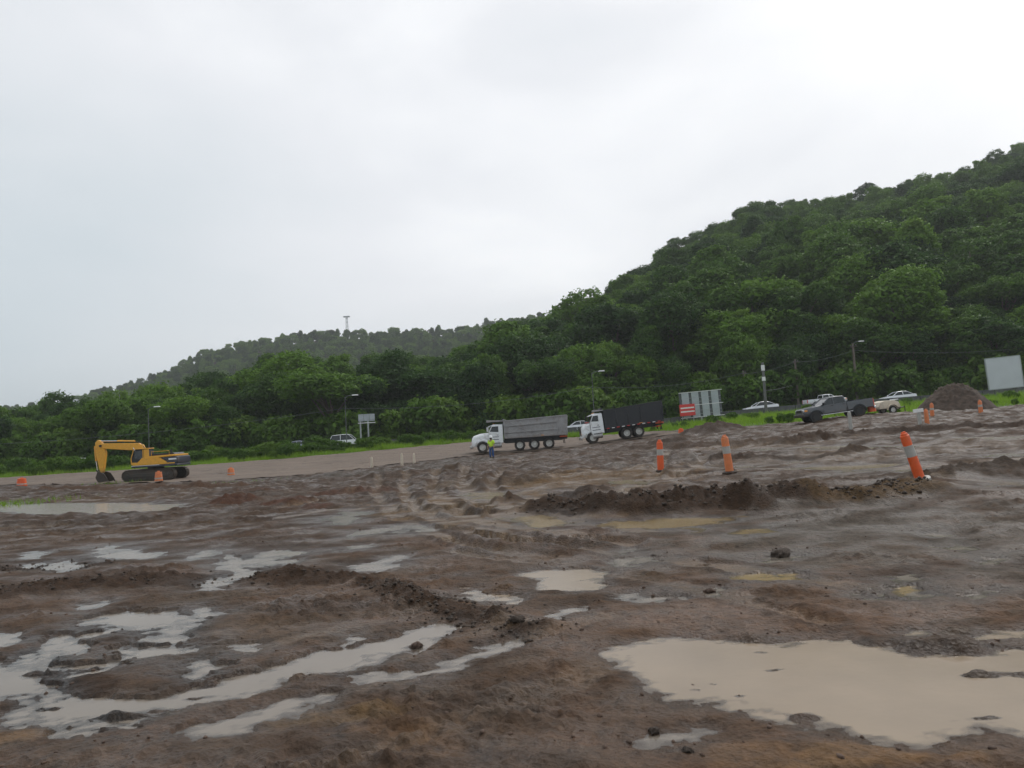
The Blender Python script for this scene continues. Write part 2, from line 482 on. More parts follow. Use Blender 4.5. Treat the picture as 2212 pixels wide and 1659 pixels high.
def poly_sd(x, y, pts):
    d = np.full(x.shape, 1e9); inside = np.zeros(x.shape, bool); n = len(pts)
    for i in range(n):
        ax, ay = pts[i]; bx, by = pts[(i + 1) % n]
        dx, dy = bx - ax, by - ay
        t = np.clip(((x - ax) * dx + (y - ay) * dy) / (dx * dx + dy * dy + 1e-9), 0, 1)
        d = np.minimum(d, np.hypot(x - ax - t * dx, y - ay - t * dy))
        c = ((ay > y) != (by > y)) & (x < dx * (y - ay) / (dy if abs(dy) > 1e-9 else 1e-9) + ax)
        inside ^= c
    return np.where(inside, -d, d)

def HP(pts): return [hit(*p) for p in pts]
DARK, RED, OCHRE, GREY = (0.046, 0.031, 0.022), (0.095, 0.047, 0.030), (0.215, 0.155, 0.08), (0.085, 0.083, 0.084)
# (pixels of the crest's foot, height, half width, clumpiness, colour, strength)
windrows = [([(1165, 1098), (1250, 1104), (1400, 1100), (1550, 1092), (1690, 1084)], 0.46, 0.8, 0.16, (0.056, 0.038, 0.027), 1.0),
            ([(1790, 1080), (1880, 1074), (1990, 1056)], 0.30, 0.5, 0.08, (0.115, 0.085, 0.05), 0.9),
            ([(-200, 1290), (0, 1282), (150, 1262), (350, 1254), (550, 1245), (730, 1249)], 0.13, 0.55, 0.12, DARK, 0.95),
            ([(800, 1264), (880, 1288), (1000, 1325), (1145, 1364)], 0.13, 0.24, 0.08, DARK, 0.95),
            ([(-100, 1240), (60, 1225), (220, 1218)], 0.14, 0.35, 0.12, DARK, 0.8),
            ([(1420, 968), (1600, 962), (1760, 950)], 0.30, 0.9, 0.15, (0.085, 0.065, 0.055), 0.7),
            ([(1560, 990), (1750, 985), (1900, 975)], 0.22, 0.6, 0.14, DARK, 0.7),
            ([(1700, 958), (1900, 935), (2150, 922), (2300, 915)], 0.28, 0.8, 0.14, DARK, 0.7),
            ([(1990, 1030), (2120, 1020), (2300, 1010)], 0.30, 0.7, 0.15, (0.07, 0.06, 0.055), 0.8),
            ([(40, 1062), (180, 1058), (330, 1056), (520, 1050)], 0.24, 0.7, 0.12, (0.10, 0.065, 0.045), 0.8),
            ([(60, 1475), (140, 1470), (200, 1485)], 0.10, 0.2, 0.08, DARK, 0.8)]
# (pixel, height, radius x, radius y, colour, strength)
mounds = [((1242, 1072), 0.55, 0.75, 0.6, DARK, 0.9), ((1205, 1090), 0.3, 0.6, 0.5, DARK, 0.9), ((1096, 1082), 0.3, 0.6, 0.7, (0.075, 0.055, 0.045), 0.9),
          ((1040, 1052), 0.25, 0.7, 0.9, (0.10, 0.08, 0.07), 0.7), ((625, 1086), 0.16, 1.2, 1.0, RED, 1.0), ((505, 1086), 0.2, 1.0, 0.9, RED, 0.9), ((770, 1066), 0.2, 1.6, 1.3, RED, 0.9), ((560, 1060), 0.15, 1.2, 1.0, RED, 0.5),
          ((690, 1095), 0.12, 0.6, 0.5, RED, 0.9), ((1130, 1042), 0.22, 1.0, 0.8, DARK, 0.6), ((1510, 940), 0.5, 2.2, 2.0, (0.075, 0.06, 0.055), 0.9), ((1550, 936), 0.5, 2.2, 2.2, (0.075, 0.06, 0.055), 0.9),
          ((1450, 955), 0.3, 1.6, 1.4, DARK, 0.7), ((1350, 975), 0.25, 1.6, 1.3, (0.08, 0.065, 0.06), 0.7), ((860, 1030), 0.25, 1.8, 1.5, (0.085, 0.065, 0.055), 0.7), ((960, 1020), 0.3, 1.5, 1.2, (0.10, 0.08, 0.065), 0.7),
          ((2050, 1390), 0.10, 0.35, 0.16, (0.10, 0.075, 0.06), 0.5), ((1745, 1532), 0.03, 0.16, 0.12, (0.10, 0.075, 0.06), 0.2), ((2165, 1452), 0.05, 0.3, 0.14, (0.1, 0.08, 0.065), 0.3), ((1680, 1436), 0.035, 0.2, 0.05, (0.1, 0.08, 0.065), 0.3),
          ((2060, 1362), 0.09, 0.2, 0.12, (0.12, 0.09, 0.06), 0.5), ((150, 1462), 0.12, 0.32, 0.22, DARK, 0.8), ((960, 1393), 0.05, 0.25, 0.16, (0.13, 0.085, 0.055), 0.6), ((1075, 1272), 0.10, 0.25, 0.16, (0.13, 0.09, 0.06), 0.7)]
# (pixels, depth, half width, tread lug amount)
ruts = [([(1012, 1004), (998, 1040), (1020, 1080), (1080, 1112), (1200, 1132), (1400, 1146)], 0.16, 0.26, 1.0), ([(950, 1012), (930, 1050), (962, 1092), (1030, 1125), (1150, 1150), (1350, 1168)], 0.15, 0.26, 1.0),
        ([(1085, 1012), (1062, 1050), (1072, 1085), (1125, 1108), (1250, 1122)], 0.14, 0.24, 1.0), ([(880, 1020), (870, 1060), (905, 1100), (980, 1135), (1120, 1165), (1400, 1200), (1700, 1240)], 0.09, 0.22, 1.0), ([(820, 1030), (815, 1070), (850, 1112), (930, 1150), (1060, 1182), (1300, 1222), (1600, 1290)], 0.08, 0.2, 1.0), ([(1120, 1000), (1130, 985), (1180, 978)], 0.12, 0.25, 1.0),
        ([(1020, 1150), (1250, 1185), (1500, 1215), (1760, 1250), (2000, 1290)], 0.045, 0.17, 1.0), ([(990, 1190), (1250, 1225), (1500, 1275), (1760, 1340)], 0.045, 0.17, 1.0),
        ([(-50, 1140), (300, 1122), (600, 1098), (800, 1060)], 0.08, 0.25, 0.6), ([(-50, 1158), (300, 1140), (620, 1115), (850, 1075)], 0.08, 0.25, 0.6),
        ([(1300, 1090), (1420, 1020), (1440, 975)], 0.1, 0.25, 0.8), ([(1340, 1065), (1500, 1010), (1530, 985)], 0.1, 0.25, 0.8),
        ([(0, 1600), (300, 1540), (560, 1480), (860, 1405), (1110, 1345)], 0.03, 0.17, 1.0), ([(480, 1590), (700, 1520), (900, 1455), (1150, 1372), (1300, 1330)], 0.04, 0.17, 1.0),
        ([(700, 1659), (1000, 1560), (1200, 1480), (1330, 1420)], 0.03, 0.16, 1.0), ([(560, 1400), (760, 1350), (900, 1320)], 0.03, 0.16, 1.0),
        ([(1500, 1060), (1800, 1030), (2212, 1040)], 0.08, 0.2, 0.5), ([(1600, 1010), (1900, 1010), (2300, 985)], 0.1, 0.3, 0.5)]
def LZ(p): return [(x * 0.5, 995.4 + y * 0.5) for x, y in p]
def RZ(p): return [(1106 + x * 0.5, 995.4 + y * 0.5) for x, y in p]
def R5(p): return [(1686.6 + x * 0.2375, 746.6 + y * 0.2375) for x, y in p]
# (outline in photo pixels, water tint)
puddle_px = [
    (RZ([(370, 805), (570, 762), (680, 745), (860, 755), (990, 778), (1150, 770), (1270, 758), (1430, 755), (1560, 785), (1780, 812), (2000, 815), (2120, 800), (2212, 815), (2400, 830), (2500, 1000), (2400, 1200), (2212, 1180), (2050, 1138), (1950, 1150), (1800, 1195), (1500, 1180), (1400, 1142), (1230, 1120), (1080, 1090), (900, 1030), (680, 1010), (600, 950), (500, 880)]), 'tan'),
    (RZ([(1640, 735), (1780, 724), (1900, 735), (2100, 728), (2300, 722), (2300, 748), (2000, 765), (1800, 758)]), 'tan'),
    (LZ([(70, 1060), (150, 1020), (300, 1000), (480, 1008), (650, 1000), (760, 985), (900, 950), (1080, 900), (1250, 865), (1350, 820), (1500, 795), (1650, 755), (1750, 718), (1900, 690), (1995, 700), (1980, 735), (1900, 755), (1880, 792), (1790, 822), (1740, 805), (1600, 852), (1450, 890), (1300, 915), (1150, 970), (950, 1020), (800, 1050), (600, 1075), (450, 1105), (300, 1122), (200, 1110)]), 'grey'),
    (LZ([(750, 1155), (900, 1110), (1100, 1060), (1250, 1015), (1420, 995), (1350, 1045), (1200, 1105), (1050, 1152), (900, 1172)]), 'grey'),
    (LZ([(1520, 920), (1600, 898), (1750, 898), (1900, 878), (2000, 836), (2100, 786), (2225, 752), (2225, 790), (2060, 835), (1980, 892), (1850, 915), (1700, 935), (1600, 945)]), 'grey'),
    (LZ([(-300, 840), (0, 858), (60, 868), (180, 910), (225, 970), (120, 1000), (0, 1012), (-300, 1040)]), 'grey'),
    (LZ([(-200, 710), (0, 725), (80, 760), (20, 795), (-200, 805)]), 'grey'),
    (LZ([(410, 660), (500, 638), (620, 650), (700, 638), (760, 660), (885, 668), (850, 694), (700, 702), (620, 720), (500, 705)]), 'grey'),
    (LZ([(185, 750), (280, 736), (380, 768), (425, 790), (380, 826), (280, 826), (200, 795)]), 'grey'),
    (LZ([(100, 832), (200, 816), (255, 850), (180, 876), (115, 870)]), 'grey'),
    (LZ([(380, 606), (462, 596), (455, 628), (392, 634)]), 'grey'),
    (LZ([(750, 912), (880, 898), (870, 938), (775, 944)]), 'grey'),
    (LZ([(255, 870), (420, 860), (560, 840), (540, 870), (400, 885), (270, 890)]), 'grey'),
    (LZ([(455, 395), (560, 383), (660, 395), (640, 414), (520, 418)]), 'grey'),
    (LZ([(215, 440), (280, 423), (390, 440), (340, 462), (250, 468)]), 'grey'),
    (LZ([(945, 430), (1000, 398), (1035, 425), (1165, 406), (1155, 432), (1055, 448), (1082, 482), (1020, 498), (975, 462)]), 'grey'),
    (LZ([(885, 515), (960, 493), (995, 503), (940, 544), (890, 544)]), 'grey'),
    (LZ([(0, 190), (250, 182), (500, 178), (760, 180), (680, 202), (400, 217), (150, 218), (0, 210)]), 'tan'),
    (LZ([(245, 1130), (400, 1138), (475, 1150), (400, 1184), (275, 1178)]), 'grey'),
    (LZ([(1480, 445), (1600, 436), (1700, 452), (1650, 474), (1520, 468)]), 'grey'),
    (LZ([(2020, 545), (2090, 565), (2150, 578), (2225, 586), (2225, 602), (2120, 600), (2030, 572)]), 'tan'),
    (RZ([(40, 482), (150, 463), (250, 456), (410, 460), (385, 500), (365, 532), (290, 553), (180, 543), (130, 512)]), 'tan'),
    (RZ([(555, 580), (695, 573), (665, 597), (585, 600)]), 'grey'),
    (RZ([(960, 490), (1050, 473), (1120, 484), (1215, 478), (1205, 502), (1080, 514), (985, 510)]), 'ochre'),
    (RZ([(1600, 550), (1700, 530), (1760, 545), (1700, 565), (1620, 570)]), 'ochre'),
    (RZ([(1780, 570), (1850, 543), (1950, 548), (2050, 588), (2210, 598), (2160, 622), (2000, 617), (1850, 592)]), 'ochre'),
    (RZ([(560, 1192), (640, 1163), (700, 1148), (860, 1136), (790, 1168), (670, 1184), (640, 1214)]), 'grey'),
    (RZ([(380, 262), (600, 250), (680, 237), (910, 235), (860, 266), (700, 287), (500, 288)]), 'ochre'),
    (RZ([(40, 238), (150, 230), (280, 262), (180, 290), (60, 275)]), 'ochre'),
    (R5([(150, 905), (400, 895), (720, 885), (1110, 928), (700, 945), (300, 932)]), 'ochre'),
    (R5([(180, 1092), (500, 1068), (900, 1045), (1020, 1058), (600, 1112), (240, 1124)]), 'ochre'),
    (R5([(950, 1015), (1300, 985), (1600, 962), (2300, 930), (2300, 985), (1700, 1008), (1200, 1042)]), 'tan'),
    (R5([(0, 835), (150, 830), (300, 862), (800, 850), (1120, 858), (900, 885), (500, 888), (100, 880)]), 'tan'),
    (R5([(1500, 830), (1900, 812), (2300, 810), (2300, 832), (1900, 842)]), 'ochre'),
]
_pr = random.Random(21)
for (x0, x1, y0, y1, n_, tint) in [(40, 460, 1305, 1450, 16, 'grey'), (300, 900, 1320, 1440, 7, 'grey'), (0, 900, 1180, 1228, 9, 'grey'), (30, 560, 1480, 1600, 8, 'grey'), (1120, 1750, 1160, 1330, 8, 'grey'), (1600, 2200, 1140, 1330, 9, 'grey'),
                                   (560, 1000, 1105, 1180, 9, 'grey'), (1500, 2212, 955, 1045, 10, 'tan'), (1300, 1700, 1110, 1160, 4, 'ochre'), (1150, 1420, 1010, 1100, 5, 'ochre'), (940, 1150, 1060, 1140, 5, 'ochre')]:
    for _ in range(n_):
        cx_, cy_ = _pr.uniform(x0, x1), _pr.uniform(y0, y1); k_ = (cy_ - 900) / 400.0
        w_, h_ = _pr.uniform(14, 44) * (0.55 + 0.6 * k_), _pr.uniform(3.5, 9.5) * (0.25 + 0.9 * k_)
        sl_ = _pr.uniform(-0.28, 0.12)
        pts_ = []
        for q_ in range(9):
            a_ = 2 * math.pi * q_ / 9; r_ = _pr.uniform(0.6, 1.25)
            pts_.append((cx_ + w_ * r_ * math.cos(a_), cy_ + h_ * r_ * math.sin(a_) + sl_ * w_ * r_ * math.cos(a_)))
        puddle_px.append((pts_, tint))
PUD = []
for outline, tint in puddle_px:
    w = HP(outline)
    a = np.array(w)
    zs = T(a[:, 0], a[:, 1])
    dep = float(a[:, 1].mean())
    zp = float(np.mean(zs) if dep < 20 else np.min(zs)) - 0.035
    lo_p, hi_p, mg_p = a.min(0), a.max(0), 0.2 + 0.06 * dep
    near_p = [Q for Q in PUD if (lo_p - mg_p < Q['hi']).all() and (hi_p + mg_p > Q['lo']).all()]
    cl_ = near_p[0]['cl'] if near_p else len(PUD)
    if near_p:                                     # neighbouring puddles share one water level
        zp = near_p[0]['z']
        if max(abs(zp - q_['z']) for q_ in near_p) > 0.012 or np.abs(zs - 0.035 - zp).max() > 0.18: continue
    PUD.append(dict(cl=cl_, pts=w, z=zp, dep=dep, tint=tint, lo=lo_p, hi=hi_p, sc=min(0.012 * dep, 0.3)))
WIN = [(HP(p), h, w, c, col, s) for p, h, w, c, col, s in windrows]
MND = [(hit(*p), h, rx, ry, col, s) for p, h, rx, ry, col, s in mounds]
RUT = [(HP(p), d * 1.2, w, l) for p, d, w, l in ruts]

ISL = [(hit(px, py), rx, ry, h) for px, py, rx, ry, h in [(2045, 1392, 0.34, 0.17, 0.075), (2160, 1450, 0.3, 0.13, 0.07), (2100, 1452, 0.18, 0.07, 0.05), (1682, 1437, 0.2, 0.05, 0.06), (1750, 1535, 0.15, 0.09, 0.06), (2065, 1362, 0.2, 0.1, 0.07),
       (1505, 1480, 0.05, 0.035, 0.06), (1542, 1467, 0.05, 0.035, 0.06), (1600, 1492, 0.06, 0.03, 0.05), (1820, 1470, 0.12, 0.04, 0.045), (1900, 1520, 0.1, 0.04, 0.04), (2010, 1478, 0.12, 0.03, 0.05), (1640, 1400, 0.1, 0.05, 0.04), (2130, 1540, 0.12, 0.04, 0.05),
       (900, 1388, 0.08, 0.05, 0.05), (955, 1394, 0.14, 0.07, 0.06), (640, 1466, 0.1, 0.05, 0.05), (420, 1500, 0.14, 0.05, 0.05), (250, 1540, 0.2, 0.05, 0.06), (120, 1520, 0.1, 0.05, 0.05), (60, 1450, 0.15, 0.06, 0.05)]]
def pud_sd(P, x, y):
    s = P['sc']
    k = 0.35 / s
    wx = x + fbm(x * k * 0.5, y * k * 0.5, 4, 71, 0.62) * s * 2.4; wy = y + fbm(x * k * 0.5, y * k, 4, 83, 0.62) * s * 1.9
    return poly_sd(wx, wy, P['pts'])

def lerp(a, b, w): return a + (b - a) * w
TZ = hit(1020, 1075)

def ground(x, y, color=False):
    """Detailed height (and soil colour, wetness) of the site."""
    x = np.asarray(x, float).copy(); y = np.asarray(y, float).copy()
    z = T(x, y)
    rough = 1.0 - 0.55 * sstep(0.35, 0.75, 0.5 + fbm(x * 0.16, y * 0.22, 2, 31) * 0.8) * sstep(30, 12, y)
    hx_c, hy_c = TZ
    track_zone = np.exp(-((x - hx_c - 0.5) / 4.5) ** 2 - ((y - hy_c - 0.5) / 6.0) ** 2)
    rough = rough * (1 - 0.55 * track_zone)
    calm = sstep(1.0, -2.0, y - y_front(x)) * (x < 16) + (x >= 16) * sstep(2, -3, y - y_grass(x))
    clump_n = np.abs(fbm(x * 2.2, y * 2.2, 4, 3, 0.6)) 
    fine = fbm(x * 5.5, y * 5.5, 3, 9, 0.55)
    big = fbm(x * 0.22, y * 0.5, 3, 21)
    amp = sstep(14, 30, y)
    z = z + calm * rough * ((clump_n - 0.25) * 0.085 + fine * 0.018) + calm * big * (0.05 + 0.12 * amp) + calm * sstep(0.0, 0.4, fbm(x * 0.45, y * 0.8, 3, 141)) * (np.abs(fbm(x * 3.2, y * 3.2, 4, 143, 0.62)) - 0.1) * 0.11
    z = z + calm * amp * (1 - 0.6 * track_zone) * (np.abs(fbm(x * 0.55, y * 1.1, 4, 51)) - 0.25) * 0.30
    c = w8 = None
    if color:
        n1 = sstep(-0.35, 0.4, fbm(x * 0.35, y * 0.6, 4, 61)); n2 = sstep(-0.1, 0.45, fbm(x * 0.8, y * 1.4, 4, 63)); n3 = sstep(0.05, 0.5, fbm(x * 1.7, y * 2.6, 4, 65))
        c = np.empty(x.shape + (3,)); c[:] = (0.080, 0.061, 0.050)
        c = lerp(c, np.array((0.100, 0.070, 0.053)), (n1 * 0.8)[..., None])
        c = lerp(c, np.array((0.088, 0.081, 0.077)), (n2 * 0.5)[..., None])
        c = lerp(c, np.array((0.120, 0.072, 0.044)), (n3 * 0.35)[..., None])
        n4 = sstep(0.02, 0.38, fbm(x * 0.5 + 9, y * 0.9, 4, 163)); c = lerp(c, np.array((0.052, 0.036, 0.027)), (n4 * 0.65)[..., None])
        def patch(px, py, rx, ry, colr, s, sd):
            nonlocal c
            hx, hy = hit(px, py)
            d = np.hypot((x - hx) / rx, (y - hy) / ry) + fbm(x * 1.2, y * 1.8, 3, sd) * 0.9
            c = lerp(c, np.array(colr), (sstep(1.0, 0.55, d) * s)[..., None])
        for q in [(1000, 1085, 2.6, 3.5, OCHRE, 0.75, 1), (1120, 1120, 2.4, 1.6, OCHRE, 0.7, 2), (930, 1100, 2.0, 2.0, (0.16, 0.14, 0.12), 0.6, 3), (1080, 1040, 4, 4, (0.17, 0.14, 0.105), 0.6, 4), (1300, 1030, 4, 5, OCHRE, 0.5, 5),
                  (1800, 985, 5, 3, (0.17, 0.145, 0.125), 0.6, 6), (2050, 960, 5, 4, (0.16, 0.135, 0.12), 0.55, 7), (1700, 1130, 3.5, 2.5, (0.095, 0.095, 0.098), 0.7, 8), (2050, 1150, 4, 3.0, GREY, 0.7, 9), (1650, 960, 4, 5, (0.2, 0.17, 0.14), 0.5, 10),
                  (700, 1030, 7, 4, GREY, 0.8, 11), (900, 1012, 6, 5, GREY, 0.8, 12), (1010, 996, 6, 5, GREY, 0.75, 13), (200, 1080, 6, 6, (0.125, 0.095, 0.068), 0.8, 14), (100, 1160, 5, 3, (0.115, 0.085, 0.065), 0.7, 15),
                  (120, 1570, 0.6, 0.25, (0.17, 0.115, 0.06), 0.7, 16), (700, 1545, 0.7, 0.2, (0.15, 0.11, 0.06), 0.6, 17), (1900, 1630, 0.7, 0.25, (0.19, 0.125, 0.06), 0.6, 18), (1620, 1620, 0.4, 0.2, (0.17, 0.11, 0.06), 0.6, 19), (880, 1590, 0.5, 0.3, (0.15, 0.1, 0.06), 0.5, 20),
                  (1450, 1330, 3.0, 1.2, (0.118, 0.085, 0.068), 0.7, 21), (1750, 1340, 2.0, 0.8, (0.125, 0.085, 0.065), 0.6, 22), (1200, 1150, 3.5, 2, (0.118, 0.085, 0.07), 0.7, 23), (500, 1380, 1.6, 1.0, (0.105, 0.088, 0.078), 0.7, 24),
                  (30, 1085, 2.2, 2.0, (0.09, 0.11, 0.03), 0.7, 25), (1850, 1065, 2.0, 0.8, OCHRE, 0.5, 26)]:
            patch(*q)
        w8 = np.clip(0.45 + fbm(x * 0.9, y * 1.3, 3, 91) * 0.9, 0, 1)
    for pts, h, hw, cl, col, s in WIN:
        a = np.array(pts); m = (x > a[:, 0].min() - 3 * hw - 1) & (x < a[:, 0].max() + 3 * hw + 1) & (y > a[:, 1].min() - 3 * hw - 1) & (y < a[:, 1].max() + 3 * hw + 1)
        if not m.any(): continue
        xx, yy = x[m], y[m]
        d, al, L = poly_dist(xx + fbm(xx * 0.9, yy * 0.9, 2, 41) * hw * 0.5, yy + fbm(xx * 0.9, yy * 0.9, 2, 43) * hw * 0.5, pts)
        p = np.exp(-(d / hw) ** 2 * 1.1)
        cn = np.abs(fbm(xx * 3.0, yy * 3.0, 4, 45, 0.6)) 
        z[m] += h * p * (0.75 + 0.7 * fbm(xx * 1.4, yy * 1.4, 3, 47)) + cl * p * (cn - 0.22) + cl * 0.3 * p * fbm(xx * 9, yy * 9, 2, 49)
        if color:
            pc = sstep(0.12, 0.5, p + fbm(xx * 2.5, yy * 2.5, 3, 53) * 0.25)
            c[m] = lerp(c[m], np.array(col), (pc * s)[:, None]); w8[m] *= 1 - 0.75 * pc
    for (mx, my), h, rx, ry, col, s in MND:
        m = (np.abs(x - mx) < 2.6 * rx) & (np.abs(y - my) < 2.6 * ry)
        if not m.any(): continue
        xx, yy = x[m], y[m]; k = 0.8 / max(rx, 0.2)
        d2 = ((xx - mx) / rx + fbm(xx * k, yy * k, 3, 13) * 0.5) ** 2 + ((yy - my) / ry + fbm(xx * k, yy * k, 3, 15) * 0.5) ** 2
        p = np.exp(-d2 * 1.2)
        z[m] += h * p * (1 + 0.6 * fbm(xx * k * 2.5, yy * k * 2.5, 4, 19))
        if color:
            pc = sstep(0.15, 0.55, p); c[m] = lerp(c[m], np.array(col), (pc * s)[:, None]); w8[m] *= 1 - 0.6 * pc
    for pts, dp, hw, lug in RUT:
        a = np.array(pts); m = (x > a[:, 0].min() - 1) & (x < a[:, 0].max() + 1) & (y > a[:, 1].min() - 1) & (y < a[:, 1].max() + 1)
        if not m.any(): continue
        xx, yy = x[m], y[m]
        d, al, L = poly_dist(xx + fbm(xx * 0.7, yy * 0.7, 2, 57) * 0.25, yy + fbm(xx * 0.7, yy * 0.7, 2, 59) * 0.25, pts)
        vis = 0.35 + 0.65 * sstep(-0.25, 0.2, fbm(al * 0.5, al * 0 + dp * 50, 2, 67))
        gr = sstep(hw * 1.25, hw * 0.7, d); lip = np.exp(-((d - hw * 1.55) / (hw * 0.35)) ** 2)
        tr = (np.sin(al * (2 * math.pi / 0.13) + d * 14) > 0.1) * gr
        z[m] += vis * (-dp * gr + dp * 0.4 * lip + lug * 0.022 * tr * sstep(13, 8, yy))
        if color:
            w8[m] = np.clip(w8[m] + 0.45 * gr * vis, 0, 1)
            far_ = sstep(11, 15, yy)
            c[m] = lerp(c[m], np.array((0.20, 0.16, 0.115)), (gr * vis * (0.25 + 0.45 * far_))[:, None])
            c[m] = lerp(c[m], np.array((0.055, 0.04, 0.032)), (np.clip(lip, 0, 1) * vis * 0.6)[:, None])
    if True:
        inside_ = np.zeros(x.shape, bool)
        for P in PUD:
            mg = 0.2 + 0.06 * P['dep']
            m = (x > P['lo'][0] - mg - 1) & (x < P['hi'][0] + mg + 1) & (y > P['lo'][1] - mg - 1) & (y < P['hi'][1] + mg + 1)
            if not m.any(): continue
            xx, yy = x[m], y[m]
            sd = pud_sd(P, xx, yy); s = P['sc']
            w = sstep(mg, 0.0, sd)
            isl = fbm(xx * 0.5 / s, yy * 0.7 / s, 4, 77)
            zt = P['z'] + np.clip(sd, -5 * s, 4 * s) * 0.16 * min(1, 0.09 / s) + isl * 0.24 * min(s, 0.1) + fine[m] * 0.004 - 0.06 * s
            zz = lerp(z[m], zt, w)
            zz = np.where((sd > 2.5 * s) & (sd < mg), np.maximum(zz, P['z'] + 0.012), zz)
            zz = np.where(inside_[m] & (sd > 0), np.minimum(z[m], zz), zz)
            z[m] = zz; inside_[m] |= sd < 0.6 * s
            if color:
                w8[m] = np.clip(w8[m] + 0.6 * sstep(3 * s, -s, sd), 0, 1)
                c[m] *= (1 - 0.3 * sstep(4.5 * s, 0, sd))[:, None]          # soaked margin
        for (ix, iy), rx, ry, h in ISL:
            m = (np.abs(x - ix) < 3 * rx) & (np.abs(y - iy) < 3 * ry)
            if m.any():
                xx, yy = x[m], y[m]; k = 0.9 / rx
                z[m] += h * np.exp(-(((xx - ix) / rx + fbm(xx * k, yy * k, 3, 33) * 0.6) ** 2 + ((yy - iy) / ry + fbm(xx * k, yy * k, 3, 35) * 0.6) ** 2) * 1.2)
    return (z, c, w8) if color else z

def G1(x, y):
    return float(ground(np.array([x]), np.array([y]))[0])

# ------------------------------------------------------------------ ground sheet
APEX = -4.0
rr = np.concatenate([np.exp(np.arange(math.log(3.6), math.log(16), 0.0032)), np.exp(np.arange(math.log(16), math.log(80), 0.0056)), np.exp(np.linspace(math.log(80), math.log(3500), 120))])
th = np.linspace(R(-60), R(60), 900)
GXX = (rr[:, None] * np.sin(th)[None]).ravel(); GYY = (rr[:, None] * np.cos(th)[None] + APEX).ravel()
site = GYY < 120
gz = np.empty_like(GXX); gc = np.empty((len(GXX), 3)); gw = np.zeros_like(GXX)
z_, c_, w_ = ground(GXX[site], GYY[site], True)
gz[site], gc[site], gw[site] = z_, c_, w_
hz = np.zeros_like(GXX); fm_ = GYY > 110; hz[fm_] = hill(GXX[fm_], GYY[fm_])
bl = sstep(112, 119, GYY)
gz = np.where(site, gz * (1 - bl) + hz * bl, hz)
gc[~site] = (0.05, 0.055, 0.03)
# under the grass the soil is covered with low green growth
gy = GYY - y_grass(GXX) + fbm(GXX * 0.5, GYY * 0.5, 3, 101) * 1.6
gf = sstep(0.2, 1.2, gy)
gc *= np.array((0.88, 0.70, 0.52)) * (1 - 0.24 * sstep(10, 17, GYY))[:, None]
gc = lerp(gc, np.array((0.085, 0.14, 0.028)), (gf * (GYY < 119))[:, None]); gw *= 1 - gf
nr_, nt_ = len(rr), len(th)
ii = (np.arange(nr_ - 1)[:, None] * nt_ + np.arange(nt_ - 1)[None]).ravel()
faces = np.stack([ii, ii + nt_, ii + nt_ + 1, ii + 1], 1)
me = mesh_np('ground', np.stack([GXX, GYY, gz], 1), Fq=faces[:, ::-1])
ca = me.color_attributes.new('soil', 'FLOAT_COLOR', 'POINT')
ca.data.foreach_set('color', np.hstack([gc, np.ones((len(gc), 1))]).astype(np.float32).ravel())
wa = me.attributes.new('wet', 'FLOAT', 'POINT')
wa.data.foreach_set('value', gw.astype(np.float32))
me.polygons.foreach_set('use_smooth', np.ones(len(me.polygons), bool))

def mud_material():
    m = bpy.data.materials.new('wet_mud'); m.use_nodes = True
    t = m.node_tree; b = t.nodes['Principled BSDF']
    A = t.nodes.new('ShaderNodeAttribute'); A.attribute_name = 'soil'
    Wt = t.nodes.new('ShaderNodeAttribute'); Wt.attribute_name = 'wet'
    co = t.nodes.new('ShaderNodeTexCoord')
    n1 = t.nodes.new('ShaderNodeTexNoise'); n1.inputs['Scale'].default_value = 9; n1.inputs['Detail'].default_value = 8; n1.inputs['Roughness'].default_value = 0.65
    n2 = t.nodes.new('ShaderNodeTexNoise'); n2.inputs['Scale'].default_value = 1.6; n2.inputs['Detail'].default_value = 6; n2.inputs['Roughness'].default_value = 0.6
    n3 = t.nodes.new('ShaderNodeTexVoronoi'); n3.inputs['Scale'].default_value = 26
    for n in (n1, n2, n3): t.links.new(co.outputs['Object'], n.inputs['Vector'])
    r1 = t.nodes.new('ShaderNodeMapRange'); r1.inputs['From Min'].default_value = 0.28; r1.inputs['From Max'].default_value = 0.72; r1.inputs['To Min'].default_value = 0.5; r1.inputs['To Max'].default_value = 1.5
    t.links.new(n1.outputs['Fac'], r1.inputs['Value'])
    x = t.nodes.new('ShaderNodeMix'); x.data_type = 'RGBA'; x.blend_type = 'MULTIPLY'; x.inputs['Factor'].default_value = 1
    t.links.new(A.outputs['Color'], x.inputs['A']); t.links.new(r1.outputs[0], x.inputs['B'])
    t.links.new(x.outputs['Result'], b.inputs['Base Color'])
    s = t.nodes.new('ShaderNodeMath'); s.operation = 'MULTIPLY_ADD'; s.inputs[1].default_value = 0.9
    t.links.new(n2.outputs['Fac'], s.inputs[0]); t.links.new(Wt.outputs['Fac'], s.inputs[2])
    r2 = t.nodes.new('ShaderNodeMapRange'); r2.inputs['From Min'].default_value = 0.45; r2.inputs['From Max'].default_value = 1.35; r2.inputs['To Min'].default_value = 0.95; r2.inputs['To Max'].default_value = 0.30
    t.links.new(s.outputs[0], r2.inputs['Value']); t.links.new(r2.outputs[0], b.inputs['Roughness'])
    b.inputs['Specular IOR Level'].default_value = 0.24
    ad = t.nodes.new('ShaderNodeMath'); ad.operation = 'MULTIPLY_ADD'; ad.inputs[1].default_value = 0.35
    t.links.new(n3.outputs['Distance'], ad.inputs[0]); t.links.new(n1.outputs['Fac'], ad.inputs[2])
    bp = t.nodes.new('ShaderNodeBump'); bp.inputs['Strength'].default_value = 0.9; bp.inputs['Distance'].default_value = 0.05
    t.links.new(ad.outputs[0], bp.inputs['Height']); t.links.new(bp.outputs[0], b.inputs['Normal'])
    return m
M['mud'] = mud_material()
ground_obj = link_mesh('ground', me, M['mud'])
